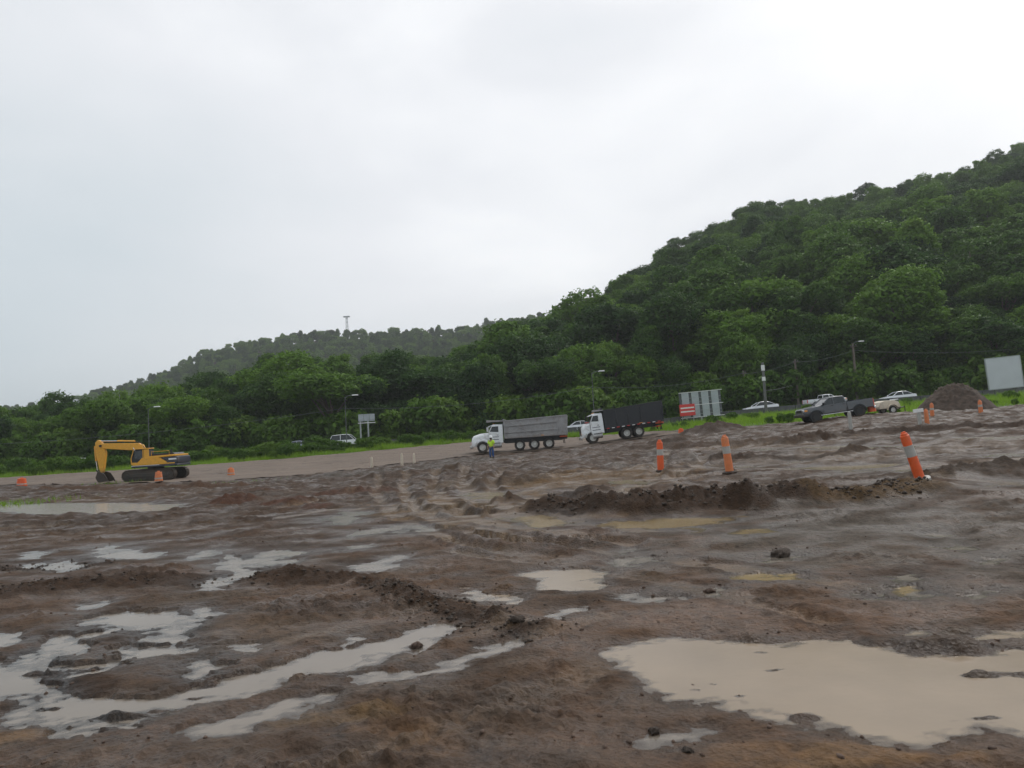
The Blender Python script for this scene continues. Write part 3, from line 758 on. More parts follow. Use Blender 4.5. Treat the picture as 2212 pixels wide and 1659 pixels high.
tag(ground_obj, kind='structure')

def water_material(name, col):
    """Turbid water: mud shows through where it is shallow, the surface mirrors the sky."""
    m = bpy.data.materials.new(name); m.use_nodes = True
    t = m.node_tree; t.nodes.remove(t.nodes['Principled BSDF']); out = t.nodes['Material Output']
    N = t.nodes.new
    co = N('ShaderNodeTexCoord'); n = N('ShaderNodeTexNoise'); n.inputs['Scale'].default_value = 1.1; n.inputs['Detail'].default_value = 5
    t.links.new(co.outputs['Object'], n.inputs['Vector'])
    r = N('ShaderNodeMapRange'); r.inputs['To Min'].default_value = 0.74; r.inputs['To Max'].default_value = 1.22; t.links.new(n.outputs['Fac'], r.inputs['Value'])
    x = N('ShaderNodeMix'); x.data_type = 'RGBA'; x.blend_type = 'MULTIPLY'; x.inputs['Factor'].default_value = 1; x.inputs['A'].default_value = (*col, 1)
    t.links.new(r.outputs[0], x.inputs['B'])
    n2 = N('ShaderNodeTexNoise'); n2.inputs['Scale'].default_value = 16; n2.inputs['Detail'].default_value = 3
    t.links.new(co.outputs['Object'], n2.inputs['Vector'])
    bp = N('ShaderNodeBump'); bp.inputs['Strength'].default_value = 0.16; bp.inputs['Distance'].default_value = 0.008
    t.links.new(n2.outputs['Fac'], bp.inputs['Height'])
    df = N('ShaderNodeBsdfDiffuse'); t.links.new(x.outputs['Result'], df.inputs['Color'])
    tr = N('ShaderNodeBsdfTransparent'); tr.inputs['Color'].default_value = (0.86, 0.80, 0.72, 1)
    A = N('ShaderNodeAttribute'); A.attribute_name = 'depth'
    op = N('ShaderNodeMapRange'); op.interpolation_type = 'SMOOTHSTEP'; op.inputs['From Min'].default_value = -0.2; op.inputs['From Max'].default_value = 1.0; op.inputs['To Min'].default_value = 0.12
    t.links.new(A.outputs['Fac'], op.inputs['Value'])
    m1 = N('ShaderNodeMixShader'); t.links.new(op.outputs[0], m1.inputs[0]); t.links.new(tr.outputs[0], m1.inputs[1]); t.links.new(df.outputs[0], m1.inputs[2])
    gl = N('ShaderNodeBsdfGlossy'); gl.inputs['Roughness'].default_value = 0.17; t.links.new(bp.outputs[0], gl.inputs['Normal'])
    fr = N('ShaderNodeFresnel'); fr.inputs['IOR'].default_value = 1.33; t.links.new(bp.outputs[0], fr.inputs['Normal'])
    m2 = N('ShaderNodeMixShader'); t.links.new(fr.outputs[0], m2.inputs[0]); t.links.new(m1.outputs[0], m2.inputs[1]); t.links.new(gl.outputs[0], m2.inputs[2])
    t.links.new(m2.outputs[0], out.inputs['Surface'])
    return m
M['water_tan'] = water_material('muddy_water_tan', (0.28, 0.214, 0.148))
M['water_grey'] = water_material('muddy_water_grey', (0.21, 0.175, 0.14))
M['water_ochre'] = water_material('muddy_water_ochre', (0.27, 0.19, 0.085))
TINTS = ['tan', 'grey', 'ochre']
clusters = {}
for P in PUD: clusters.setdefault(P['cl'], []).append(P)
for members in clusters.values():                  # puddles that run together are one sheet of water
    mgs = [2.4 * P['sc'] for P in members]
    lo = np.min([P['lo'] - m for P, m in zip(members, mgs)], 0); hi = np.max([P['hi'] + m for P, m in zip(members, mgs)], 0)
    st = max(0.03, 0.005 * min(P['dep'] for P in members))
    gx = np.arange(lo[0], hi[0] + st, st); gyv = np.arange(lo[1], hi[1] + st, st)
    best = np.full((len(gx), len(gyv)), 1e9); own = np.zeros(best.shape, int)
    for k, (P, m) in enumerate(zip(members, mgs)):
        i0, i1 = np.searchsorted(gx, (P['lo'][0] - m, P['hi'][0] + m)); j0, j1 = np.searchsorted(gyv, (P['lo'][1] - m, P['hi'][1] + m))
        X, Y = np.meshgrid(gx[i0:i1], gyv[j0:j1], indexing='ij')
        q = pud_sd(P, X.ravel(), Y.ravel()).reshape(X.shape) - 0.9 * m
        better = q < best[i0:i1, j0:j1]
        best[i0:i1, j0:j1] = np.where(better, q, best[i0:i1, j0:j1]); own[i0:i1, j0:j1] = np.where(better, k, own[i0:i1, j0:j1])
    keep = best < 0
    cell = keep[:-1, :-1] & keep[1:, :-1] & keep[:-1, 1:] & keep[1:, 1:]
    ia, ja = np.nonzero(cell)
    if len(ia) == 0: continue
    ny = len(gyv)
    f = np.stack([ia * ny + ja, (ia + 1) * ny + ja, (ia + 1) * ny + ja + 1, ia * ny + ja + 1], 1)
    used, inv = np.unique(f.ravel(), return_inverse=True)
    V = np.stack([gx[used // ny], gyv[used % ny], np.full(len(used), members[0]['z'])], 1)
    dep_ = members[0]['z'] - ground(V[:, 0], V[:, 1])
    inv = inv.reshape(-1, 4)
    ok = (dep_[inv] < 0.2).all(1); inv = inv[ok]; ia, ja = ia[ok], ja[ok]
    pm = mesh_np('puddle', V, Fq=inv)
    da = pm.attributes.new('depth', 'FLOAT', 'POINT')
    da.data.foreach_set('value', (dep_ / (0.24 * min(members[0]['sc'], 0.075) + 0.006)).astype(np.float32))
    tn = np.array([TINTS.index(P['tint']) for P in members])
    pm.polygons.foreach_set('material_index', tn[own[ia, ja]].astype(np.int32))
    o = link_mesh('puddle', pm, [M['water_' + q] for q in TINTS])
    tag(o, kind='structure')

# ------------------------------------------------------------------ haul road, highway, barrier
def strip(name, xs, y0f, y1f, nj, lift, m, bumpy=0.0, zf=None):
    X = np.repeat(xs[:, None], nj, 1); t = np.linspace(0, 1, nj)[None]
    Y = y0f(xs)[:, None] * (1 - t) + y1f(xs)[:, None] * t
    Z = ground(X.ravel(), Y.ravel()) if zf is None else zf(X.ravel(), Y.ravel())
    Z = np.maximum(Z, T(X.ravel(), Y.ravel())) if zf is None else Z
    Z = Z + lift + bumpy * fbm(X.ravel() * 0.25, Y.ravel() * 1.6, 4, 7)
    ia = (np.arange(len(xs) - 1)[:, None] * nj + np.arange(nj - 1)[None]).ravel()
    me = mesh_np(name, np.stack([X.ravel(), Y.ravel(), Z], 1), Fq=np.stack([ia, ia + nj, ia + nj + 1, ia + 1], 1))
    me.polygons.foreach_set('use_smooth', np.ones(len(me.polygons), bool))
    return link_mesh(name, me, m)

def haul_material():
    m = bpy.data.materials.new('compacted_brown_dirt'); m.use_nodes = True
    t = m.node_tree; b = t.nodes['Principled BSDF']
    co = t.nodes.new('ShaderNodeTexCoord'); mp = t.nodes.new('ShaderNodeMapping'); mp.inputs['Scale'].default_value = (0.06, 0.9, 1)
    t.links.new(co.outputs['Object'], mp.inputs['Vector'])
    n = t.nodes.new('ShaderNodeTexNoise'); n.inputs['Scale'].default_value = 2.2; n.inputs['Detail'].default_value = 6; n.inputs['Roughness'].default_value = 0.6
    t.links.new(mp.outputs[0], n.inputs['Vector'])
    r = t.nodes.new('ShaderNodeValToRGB'); e = r.color_ramp.elements
    e[0].position = 0.3; e[0].color = (0.075, 0.05, 0.034, 1); e[1].position = 0.7; e[1].color = (0.165, 0.12, 0.086, 1)
    k = r.color_ramp.elements.new(0.5); k.color = (0.128, 0.09, 0.063, 1)
    t.links.new(n.outputs['Fac'], r.inputs[0]); t.links.new(r.outputs[0], b.inputs['Base Color'])
    b.inputs['Roughness'].default_value = 0.75
    return m
M['haul'] = haul_material()
hx_ = np.linspace(-58, 15, 240)
def haul_y0(x): return y_front(x) + 0.6 + fbm(x * 0.3, x * 0, 3, 5) * 0.9
def haul_y1(x): return y_grass(x) - 0.2 + fbm(x * 0.3, x * 0 + 9, 3, 6) * 0.9
tag(strip('haul_road', hx_, haul_y0, haul_y1, 60, 0.035, M['haul'], 0.12), kind='structure')

HW0, HW1 = 99.6, 110.0                           # highway edges
def zroad(x, y): return T(x, np.full_like(x, 104.0))
hwx = np.linspace(-90, 85, 120)
tag(strip('highway', hwx, lambda x: x * 0 + HW0, lambda x: x * 0 + HW1, 12, 0.12, M['asphalt'], 0, zroad), kind='structure')
for yy in (HW0 + 0.4, HW1 - 0.4):
    tag(strip('road_marking', hwx, lambda x: x * 0 + yy - 0.07, lambda x: x * 0 + yy + 0.07, 2, 0.126, M['roadpaint'], 0, zroad), kind='structure')
def hz1(x): return T1(x, 104.0) + 0.12

def road_barrier(x0, x1, yb, hgt, label, seg=4.0):
    root = empty('road_barrier', (x0, yb, hz1(x0) - 0.3))
    x = x0
    prof_mesh = None
    while x < x1:
        mb = MB()
        za, zb = hz1(x) - 0.3 - root.location.z, hz1(x + seg) - 0.3 - root.location.z
        rings = []
        for q, zz in ((x - x0 + 0.03, za), (x - x0 + seg - 0.03, zb)):
            rings.append([(q, -0.3, zz), (q, -0.3, zz + 0.12), (q, -0.13, zz + 0.36), (q, -0.09, zz + 0.3 + hgt), (q, 0.09, zz + 0.3 + hgt), (q, 0.13, zz + 0.36), (q, 0.3, zz + 0.12), (q, 0.3, zz)])
        mb.loft(rings).build('barrier_segment', M['darkconc'], root, 0.02)
        x += seg
    tag(root, label, 'barrier')
road_barrier(-16, 76, HW0 - 0.5, 0.62, 'low dark concrete barrier along the highway edge behind the trucks')

# ------------------------------------------------------------------ foliage materials and tree shapes
def leaf_material(name, stops, rough=0.55):
    m = bpy.data.materials.new(name); m.use_nodes = True
    t = m.node_tree; b = t.nodes['Principled BSDF']; out = t.nodes['Material Output']
    oi = t.nodes.new('ShaderNodeObjectInfo'); at_ = t.nodes.new('ShaderNodeAttribute'); at_.attribute_name = 'age'
    mix = t.nodes.new('ShaderNodeMath'); mix.operation = 'MULTIPLY_ADD'; mix.inputs[1].default_value = 0.62
    sc = t.nodes.new('ShaderNodeMath'); sc.operation = 'MULTIPLY'; sc.inputs[1].default_value = 0.38
    t.links.new(at_.outputs['Fac'], sc.inputs[0])
    t.links.new(oi.outputs['Random'], mix.inputs[0]); t.links.new(sc.outputs[0], mix.inputs[2])
    r = t.nodes.new('ShaderNodeValToRGB'); cr = r.color_ramp
    while len(cr.elements) > 1: cr.elements.remove(cr.elements[-1])
    cr.elements[0].position = stops[0][0]; cr.elements[0].color = (*stops[0][1], 1)
    for p, c in stops[1:]:
        k = cr.elements.new(p); k.color = (*c, 1)
    t.links.new(mix.outputs[0], r.inputs[0]); t.links.new(r.outputs[0], b.inputs['Base Color'])
    b.inputs['Roughness'].default_value = rough; b.inputs['Specular IOR Level'].default_value = 0.12
    tr = t.nodes.new('ShaderNodeBsdfTranslucent'); t.links.new(r.outputs[0], tr.inputs['Color'])
    ms = t.nodes.new('ShaderNodeMixShader'); ms.inputs[0].default_value = 0.38
    t.links.new(b.outputs[0], ms.inputs[1]); t.links.new(tr.outputs[0], ms.inputs[2]); t.links.new(ms.outputs[0], out.inputs['Surface'])
    return m
M['leaf'] = leaf_material('broad_leaves', [(0.0, (0.024, 0.056, 0.018)), (0.3, (0.050, 0.105, 0.024)), (0.55, (0.090, 0.172, 0.028)), (0.8, (0.135, 0.25, 0.03)), (1.0, (0.195, 0.30, 0.045))])
M['grass'] = leaf_material('grass_blades', [(0.0, (0.10, 0.19, 0.02)), (0.5, (0.18, 0.31, 0.03)), (1.0, (0.28, 0.42, 0.05))])
M['weed'] = leaf_material('weed_leaves', [(0.0, (0.055, 0.115, 0.02)), (0.5, (0.09, 0.175, 0.024)), (1.0, (0.15, 0.24, 0.035))])

def crown_mesh(name, lobes, n, leaf, seed, sparse=1.0):
    """Leaf clumps spread over and into a set of lobes (centre, radius, squash)."""
    g = np.random.default_rng(seed)
    C = np.array([l[0] for l in lobes], float); Rr = np.array([l[1] for l in lobes], float); Sq = np.array([l[2] for l in lobes], float)
    # small outer sprays break up every lobe
    ex_c, ex_r, ex_s = [], [], []
    for i in range(len(lobes)):
        for _ in range(5):
            d = g.normal(size=3); d[2] = abs(d[2]) * 0.8 - 0.1; d /= np.linalg.norm(d)
            ex_c.append(C[i] + d * Rr[i] * g.uniform(0.75, 1.12) * np.array([1, 1, Sq[i]])); ex_r.append(Rr[i] * g.uniform(0.22, 0.5)); ex_s.append(g.uniform(0.5, 1.0))
    C = np.concatenate([C, np.array(ex_c)]); Rr = np.concatenate([Rr, ex_r]); Sq = np.concatenate([Sq, ex_s]); nl = len(lobes)
    area = Rr ** 2; cnt = np.maximum((n * area / area.sum()).astype(int), 8)
    Ps, Ns, Ag = [], [], []
    for i in range(len(C)):
        k = cnt[i]
        d = g.normal(size=(k, 3)); d /= np.linalg.norm(d, axis=1)[:, None]
        rad = Rr[i] * (0.58 + 0.42 * np.sqrt(g.random(k)) + np.minimum(0.13 * np.abs(g.normal(size=k)) ** 2, 0.34))
        rad *= 1 + 0.16 * np.sin(d[:, 0] * 5 + seed) * np.sin(d[:, 1] * 6 + i) 
        p = C[i] + d * rad[:, None] * np.array([1, 1, Sq[i]])
        keep = g.random(k) < sparse
        for j in range(nl):
            if j == i: continue
            q = (p - C[j]) / np.array([1, 1, Sq[j]])
            keep &= np.linalg.norm(q, axis=1) > Rr[j] * 0.6
        keep &= ~((d[:, 2] < -0.45) & (g.random(k) < 0.55))
        Ps.append(p[keep]); Ns.append(d[keep]); Ag.append(np.clip(g.normal(0.5, 0.16) + g.normal(0, 0.14, keep.sum()), 0, 1))
    P = np.concatenate(Ps); N = np.concatenate(Ns); A = np.concatenate(Ag); k = len(P)
    O_ = N.copy()
    N = N * 0.7 + g.normal(size=(k, 3)) * 0.55 + np.array([0, 0, 0.45]); N /= np.linalg.norm(N, axis=1)[:, None]
    N *= np.where((N * O_).sum(1) < 0, -1, 1)[:, None]
    t = np.cross(N, g.normal(size=(k, 3))); t /= np.linalg.norm(t, axis=1)[:, None]; b = np.cross(N, t)
    L = leaf * (0.6 + 0.8 * g.random(k))[:, None]; Wd = L * (0.45 + 0.3 * g.random(k))[:, None]
    droop = N * (-0.22 * L)
    V = np.stack([P - t * L * 0.5 + droop, P - b * Wd * 0.5, P + t * L * 0.5 + droop, P + b * Wd * 0.5], 1).reshape(-1, 3)
    F = np.arange(k * 4).reshape(-1, 4)
    me = mesh_np(name, V, Fq=F)
    a = me.attributes.new('age', 'FLOAT', 'POINT'); a.data.foreach_set('value', np.repeat(A, 4).astype(np.float32))
    SN = O_ * 0.65 + N * 0.6 + np.array([0, 0, 0.15]); SN /= np.linalg.norm(SN, axis=1)[:, None]
    me.polygons.foreach_set('use_smooth', np.ones(len(me.polygons), bool))
    me.normals_split_custom_set_from_vertices(np.repeat(SN, 4, 0))
    me.materials.append(M['leaf'])
    return me

def make_lobes(kind, g):
    """Lobes for a tree about 12 m tall; returns (lobes, trunk height, branch ends)."""
    L = []
    if kind == 'dome':
        for k in range(17):
            a = g.random() * 6.28; e = g.random() ** 0.7; r = 3.3 * math.sqrt(1 - (e * 0.9) ** 2) * (0.55 + 0.5 * g.random())
            L.append(((r * math.cos(a), r * math.sin(a), 5.2 + 5.0 * e), 1.35 + 0.9 * g.random(), 0.8))
    elif kind == 'tall':
        for k in range(17):
            h = 3.6 + 8.0 * (k / 16); r = 2.3 * math.sin(math.pi * min(1, (0.18 + 0.8 * k / 16))) * (0.5 + 0.6 * g.random()); a = k * 2.4
            L.append(((r * math.cos(a), r * math.sin(a), h), 1.25 + 0.7 * g.random(), 0.9))
    elif kind == 'spread':
        for k in range(18):
            a = g.random() * 6.28; r = 4.6 * math.sqrt(g.random())
            L.append(((r * math.cos(a), r * math.sin(a), 9.0 - 0.10 * r * r + 1.8 * g.random()), 1.4 + 0.8 * g.random(), 0.7))
    elif kind == 'bushy':
        for k in range(20):
            a = g.random() * 6.28; h = 1.0 + 8.5 * g.random(); r = 3.2 * (1 - (h / 11.5) ** 2) * (0.6 + 0.5 * g.random())
            L.append(((r * math.cos(a), r * math.sin(a), h), 1.2 + 0.9 * g.random(), 0.85))
    elif kind == 'layered':
        for lay, (h, rad) in enumerate(((4.6, 3.4), (6.8, 3.8), (9.0, 3.0), (10.8, 1.7))):
            for k in range(6 if lay < 3 else 3):
                a = k * 1.05 + lay * 0.6 + g.random() * 0.5; r = rad * (0.45 + 0.55 * g.random())
                L.append(((r * math.cos(a), r * math.sin(a), h + 1.1 * g.random()), 1.25 + 0.8 * g.random(), 0.78))
    else:                                            # open crown, sky shows through
        for k in range(16):
            a = k * 0.7 + g.random(); r = 4.6 * math.sqrt(g.random())
            L.append(((r * math.cos(a), r * math.sin(a), 9.6 - 0.09 * r * r + 1.6 * g.random()), 0.95 + 0.6 * g.random(), 0.55))
    return L

def trunk_mesh(kind, L, g):
    mb = MB()
    top = {'dome': 6.0, 'tall': 9.0, 'spread': 6.5, 'bushy': 6.0, 'layered': 9.5, 'open': 6.5}[kind]
    base_r = 0.26 if kind != 'open' else 0.2
    pts = [(0.12 * math.sin(k * 1.3 + g.random()), 0.12 * math.cos(k * 1.7 + g.random()), top * k / 6 - (0.4 if k == 0 else 0)) for k in range(7)]
    mb.tube(pts, [base_r * 1.5, base_r * 1.1, base_r, base_r * 0.9, base_r * 0.78, base_r * 0.65, base_r * 0.45], 8)
    for q in sorted(L, key=lambda q: -q[1])[:9]:
        c = Vector(q[0]); s0 = Vector(pts[3 + (hash(q[0]) % 3)]); s0.z = min(s0.z, c.z - 0.6)
        mid = (s0 + c) / 2 + Vector((0, 0, 0.35))
        mb.tube([s0, mid, c], [base_r * 0.5, base_r * 0.33, base_r * 0.12], 5)
    return mb

KINDS = ['dome', 'tall', 'spread', 'bushy', 'layered', 'dome', 'bushy', 'tall']
PROTO = []
for k, kd in enumerate(KINDS + ['open']):
    g = np.random.default_rng(100 + k)
    L = make_lobes(kd, g)
    cm = crown_mesh('crown', L, 14000 if kd != 'open' else 5000, 0.42, 200 + k)
    tm = trunk_mesh(kd, L, g)
    me = bpy.data.meshes.new('trunk'); me.from_pydata(tm.v, [], tm.f); me.materials.append(M['bark'])
    me.polygons.foreach_set('use_smooth', [True] * len(me.polygons))
    PROTO.append((kd, me, cm))
LOW = []
for k in range(4):
    g = np.random.default_rng(300 + k)
    LOW.append(crown_mesh('far_crown', make_lobes(['dome', 'bushy', 'spread', 'tall'][k], g), 3600, 0.8, 400 + k))
BUSH = []
for k in range(3):
    g = np.random.default_rng(500 + k)
    L = [((1.3 * math.cos(a) * g.random(), 1.3 * math.sin(a) * g.random(), 0.5 + 1.3 * g.random()), 0.6 + 0.5 * g.random(), 0.85) for a in g.random(9) * 6.28]
    bm_ = crown_mesh('shrub', L, 1700, 0.34, 600 + k)
    bm_.materials.clear(); bm_.materials.append(M['weed'])
    BUSH.append(bm_)

def scatter(name, pts, scl, meshes, label, cat):
    """One mass of growth: instances of a few leaf meshes on points, as one object."""
    me = bpy.data.meshes.new(name); me.from_pydata([tuple(p) for p in pts], [], [])
    for nm, dat in (('s', scl), ('r', rng.random(len(pts)) * 6.283)):
        a = me.attributes.new(nm, 'FLOAT', 'POINT'); a.data.foreach_set('value', np.asarray(dat, np.float32))
    o = link_mesh(name, me)
    tag(o, label, cat, kind='stuff')
    src = [bpy.data.objects.new('leaf_source', m) for m in meshes]      # data only, never linked to the scene
    t = bpy.data.node_groups.new(name, 'GeometryNodeTree')
    t.interface.new_socket('Geometry', in_out='INPUT', socket_type='NodeSocketGeometry'); t.interface.new_socket('Geometry', in_out='OUTPUT', socket_type='NodeSocketGeometry')
    N = t.nodes.new; gi = N('NodeGroupInput'); go = N('NodeGroupOutput')
    iop = N('GeometryNodeInstanceOnPoints'); jn = N('GeometryNodeJoinGeometry')
    for s in src:
        oi = N('GeometryNodeObjectInfo'); oi.inputs['Object'].default_value = s; oi.inputs['As Instance'].default_value = True
        t.links.new(oi.outputs['Geometry'], jn.inputs[0])
    t.links.new(gi.outputs[0], iop.inputs['Points']); t.links.new(jn.outputs[0], iop.inputs['Instance']); iop.inputs['Pick Instance'].default_value = True
    ri = N('FunctionNodeRandomValue'); ri.data_type = 'INT'; ri.inputs['Min'].default_value = 0; ri.inputs['Max'].default_value = len(src) - 1
    io_ = [x for x in ri.outputs if x.enabled][0] if any(x.enabled for x in ri.outputs) else ri.outputs[2]
    t.links.new(ri.outputs[2], iop.inputs['Instance Index'])
    na = N('GeometryNodeInputNamedAttribute'); na.data_type = 'FLOAT'; na.inputs['Name'].default_value = 's'
    nb = N('GeometryNodeInputNamedAttribute'); nb.data_type = 'FLOAT'; nb.inputs['Name'].default_value = 'r'
    cx = N('ShaderNodeCombineXYZ'); t.links.new(nb.outputs['Attribute'], cx.inputs['Z'])
    t.links.new(cx.outputs[0], iop.inputs['Rotation']); t.links.new(na.outputs['Attribute'], iop.inputs['Scale'])
    t.links.new(iop.outputs[0], go.inputs[0])
    md = o.modifiers.new('Scatter', 'NODES'); md.node_group = t
    return o

# ------------------------------------------------------------------ the wood on the near hill: individual trees, then the rest
cand = []
g = np.random.default_rng(77)
y = HILL0 + 2.0
while y < 352:
    st = 6.2 + 0.013 * (y - HILL0) * 1.3
    for x in np.arange(-0.86 * y, 0.84 * y, st):
        xx = x + g.normal(0, st * 0.28); yy = y + g.normal(0, st * 0.28)
        u = xx / yy
        if yy > np.interp(u, NU, ND) + 7 or yy < HILL0 - 0.5: continue
        cand.append((xx, yy, st))
    y += st * 0.92
cand = np.array(cand)
cz = hill(cand[:, 0], cand[:, 1])
dn_ = np.interp(cand[:, 0] / cand[:, 1], NU, ND)
tt = np.clip((cand[:, 1] - HILL0) / (dn_ - HILL0), 0, 1)
hh = (14.5 - 3.0 * tt) * (0.62 + 0.62 * g.random(len(cand)))      # tree heights
# the front ranks on flat ground stay lower at the roadside
hh *= 0.72 + 0.28 * sstep(HILL0, HILL0 + 14, cand[:, 1])
NE = np.array([ray(px, py).z for px, py, _, _ in near_sky])          # skyline elevation
lim = CAM_Z + np.interp(cand[:, 0] / cand[:, 1], NU, NE) * cand[:, 1] - cz
hh = np.clip(np.minimum(hh, lim * (0.70 + 0.28 * g.random(len(cand)))), 3.0, 20)
front = cand[:, 1] < HILL0 + 7
order = np.argsort(cand[:, 1] - 0.25 * np.maximum(cz, 0) * 0 + np.where(np.abs(cand[:, 0] / cand[:, 1]) > 0.74, 400, 0))
# of the flat, screened ranks keep only what can be seen over the front rank
NIND = 290
zones = [(-9, -0.50, 'left of the excavator'), (-0.50, -0.36, 'behind the yellow excavator'), (-0.36, -0.16, 'around the small road sign'), (-0.16, 0.06, 'behind the grey dump truck'),
         (0.06, 0.2, 'behind the black dump truck'), (0.2, 0.36, 'behind the slatted billboard'), (0.36, 0.52, 'behind the grey pickup'), (0.52, 9, 'behind the brown dirt pile')]
kindword = {'dome': 'round-crowned', 'tall': 'narrow tall', 'spread': 'flat spreading', 'bushy': 'bushy low-branched', 'layered': 'tiered'}
rank = np.argsort(np.where(np.abs(cand[:, 0] / cand[:, 1] - 0.0) < 0.72, -(hh / cand[:, 1]) * (1 + 0.9 * sstep(0, 20, cz)), 1))
ind = set(rank[:NIND].tolist())
rest_p, rest_s = [], []
TREES = {}
for i in range(len(cand)):
    x, yv, st = cand[i]; s = hh[i] / 12.0
    if i in ind:
        kd, tm, cm = PROTO[int(g.integers(0, 8))]
        u = x / yv
        zone = [z for a, b, z in zones if a <= u < b][0]
        step = 'at the wood edge' if yv < HILL0 + 14 else ('on the lower slope' if yv < HILL0 + 45 else 'higher on the slope')
        lab = '%s tree %s, %s' % (kindword[kd], step, zone)
        o = empty('broadleaf_tree', (x, yv, cz[i] - 0.2), (g.normal(0, 0.06), g.normal(0, 0.06), g.random() * 6.28), s)
        sw_ = max(s, 0.75) * (1.05 + 0.4 * g.random()); o.scale = (sw_, sw_ * (0.9 + 0.2 * g.random()), s)
        link_mesh('trunk', tm, None, o); link_mesh('crown', cm, None, o)
        tag(o, lab, 'tree', '%s trees %s, %s' % (kindword[kd], step, zone)); TREES.setdefault(lab, []).append((u, o))
    else:
        rest_p.append((x, yv, cz[i] - 0.2)); rest_s.append(s * 1.15)
scatter('hillside_wood', rest_p, rest_s, [p[2] for p in PROTO[:8]], 'dense green wood covering the upper part of the right hill', 'wood')

ORD = ['leftmost', 'second from left', 'third from left', 'fourth from left', 'fifth from left', 'sixth from left', 'seventh from left', 'eighth from left', 'ninth from left', 'tenth from left', 'eleventh from left', 'twelfth from left', 'thirteenth from left', 'fourteenth from left', 'fifteenth from left', 'sixteenth from left', 'seventeenth from left', 'eighteenth from left', 'nineteenth from left', 'twentieth from left']
for lab, L in TREES.items():
    if len(L) < 2: continue
    L.sort(key=lambda q: q[0])
    for k, (u, o) in enumerate(L):
        o['label'] = lab + ', ' + ('rightmost' if k == len(L) - 1 else (ORD[min(k, 19)]))
# open-crowned trees standing out on the ridge
for px, py, hgt, lab in [(1868, 396, 12.0, 'open umbrella-crowned tree on the ridge, sky showing through beneath its crown'), (1700, 428, 9.0, 'wispy open tree on the ridge left of the umbrella-crowned one'), (1632, 430, 9.5, 'dark open tree at the shoulder of the ridge where it flattens'),
                         (1470, 508, 9.0, 'small open tree on the ridge above the black dump truck'), (2040, 368, 10.5, 'spreading tree on the ridge right of the umbrella-crowned one')]:
    r = ray(px, py); dep = float(np.interp(r.x, NU, ND)) + 1.0
    zt = CAM_Z + r.z * dep
    zb = float(hill(np.array([r.x * dep]), np.array([dep]))[0])
    s = max((zt - zb), 9) / 11.6
    o = empty('ridge_tree', (r.x * dep, dep, zb - 0.8), (0, 0, px), s)
    link_mesh('trunk', PROTO[8][1], None, o); link_mesh('crown', PROTO[8][2], None, o)
    tag(o, lab, 'tree')

# the far hill reads as one mass
P_, S_ = [], []
y = 335.0
while y < 690:
    st = 7.0
    for x in np.arange(-0.85 * y, 0.35 * y, st):
        xx = x + g.normal(0, 2.2); yy = y + g.normal(0, 2.2); u = xx / yy
        if yy > np.interp(u, FU, FD) + 8: continue
        if yy < np.interp(u, NU, ND) + 5: continue
        P_.append((xx, yy)); S_.append((8.5 * (0.6 + 0.7 * g.random())) / 12)
    y += st
P_ = np.array(P_); Z_ = hill(P_[:, 0], P_[:, 1])
scatter('far_wood', np.column_stack([P_, Z_ - 0.3]), S_, LOW, 'hazy wood covering the distant hill behind the excavator', 'wood')

# undergrowth along the forest foot and shrubs in the verge
P_, S_ = [], []
for _ in range(700):
    u = g.uniform(-0.8, 0.78); yv = HILL0 - 3.5 + abs(g.normal(0, 6)); P_.append((u * yv, yv)); S_.append(g.uniform(0.5, 2.4) if g.random() < 0.5 else 0.5)
P_ = np.array(P_); Z_ = np.where(P_[:, 1] > 114, hill(P_[:, 0], P_[:, 1]), T(P_[:, 0], P_[:, 1]))
scatter('forest_undergrowth', np.column_stack([P_, Z_ - 0.1]), S_, BUSH, 'tangled green undergrowth along the foot of the wood', 'undergrowth')
P_, S_ = [], []
for _ in range(300):
    x = g.uniform(-66, 2); yv = g.uniform(0, 1) ** 0.7
    y0 = float(y_grass(x)) + 1.5; yv = y0 + yv * (97.5 - y0)
    if g.random() < 0.35 or x < -16: P_.append((x, yv)); S_.append(g.uniform(0.25, 0.62) * (1.35 if x < -22 and g.random() < 0.3 else 1))
for _ in range(90):
    x = g.uniform(14, 60); y0 = float(y_grass(x)) + 2.5; yv = y0 + g.random() * (97.5 - y0); P_.append((x, yv)); S_.append(g.uniform(0.15, 0.4))
P_ = np.array(P_)
scatter('verge_weeds', np.column_stack([P_, T(P_[:, 0], P_[:, 1]) - 0.05]), S_, BUSH, 'leafy green weeds in the verge between haul road and highway', 'weeds')

def grass_object(name, X, Y, hgt, wid, label):
    n = len(X); gg = np.random.default_rng(9)
    Z = T(X, Y); a = gg.random(n) * 6.283; ln = hgt * (0.4 + 1.1 * gg.random(n) ** 1.5) * (0.7 + 1.1 * np.clip(fbm(X * 0.3, Y * 0.4, 3, 25) + 0.3, 0, 1)); lean = gg.normal(0, 0.35, (n, 2)) * ln[:, None]
    d = np.stack([np.cos(a), np.sin(a), np.zeros(n)], 1) * (wid * (0.6 + 0.8 * gg.random(n)))[:, None]
    B = np.stack([X, Y, Z - 0.03], 1); tip = B + np.stack([lean[:, 0], lean[:, 1], ln], 1)
    V = np.stack([B - d, B + d, tip], 1).reshape(-1, 3)
    me = mesh_np(name, V, Ft=np.arange(3 * n).reshape(-1, 3))
    at_ = me.attributes.new('age', 'FLOAT', 'POINT')
    ag = np.clip(0.5 + fbm(X * 0.15, Y * 0.3, 3, 15) * 1.1 + gg.normal(0, 0.15, n), 0, 1)
    at_.data.foreach_set('value', np.repeat(ag, 3).astype(np.float32))
    return tag(link_mesh(name, me, M['grass']), label, 'grass', kind='stuff')
n = 110000
X = g.uniform(-72, 66, n); y0 = y_grass(X) + 0.25
Y = y0 + (98.6 - y0) * g.random(n) ** 0.8
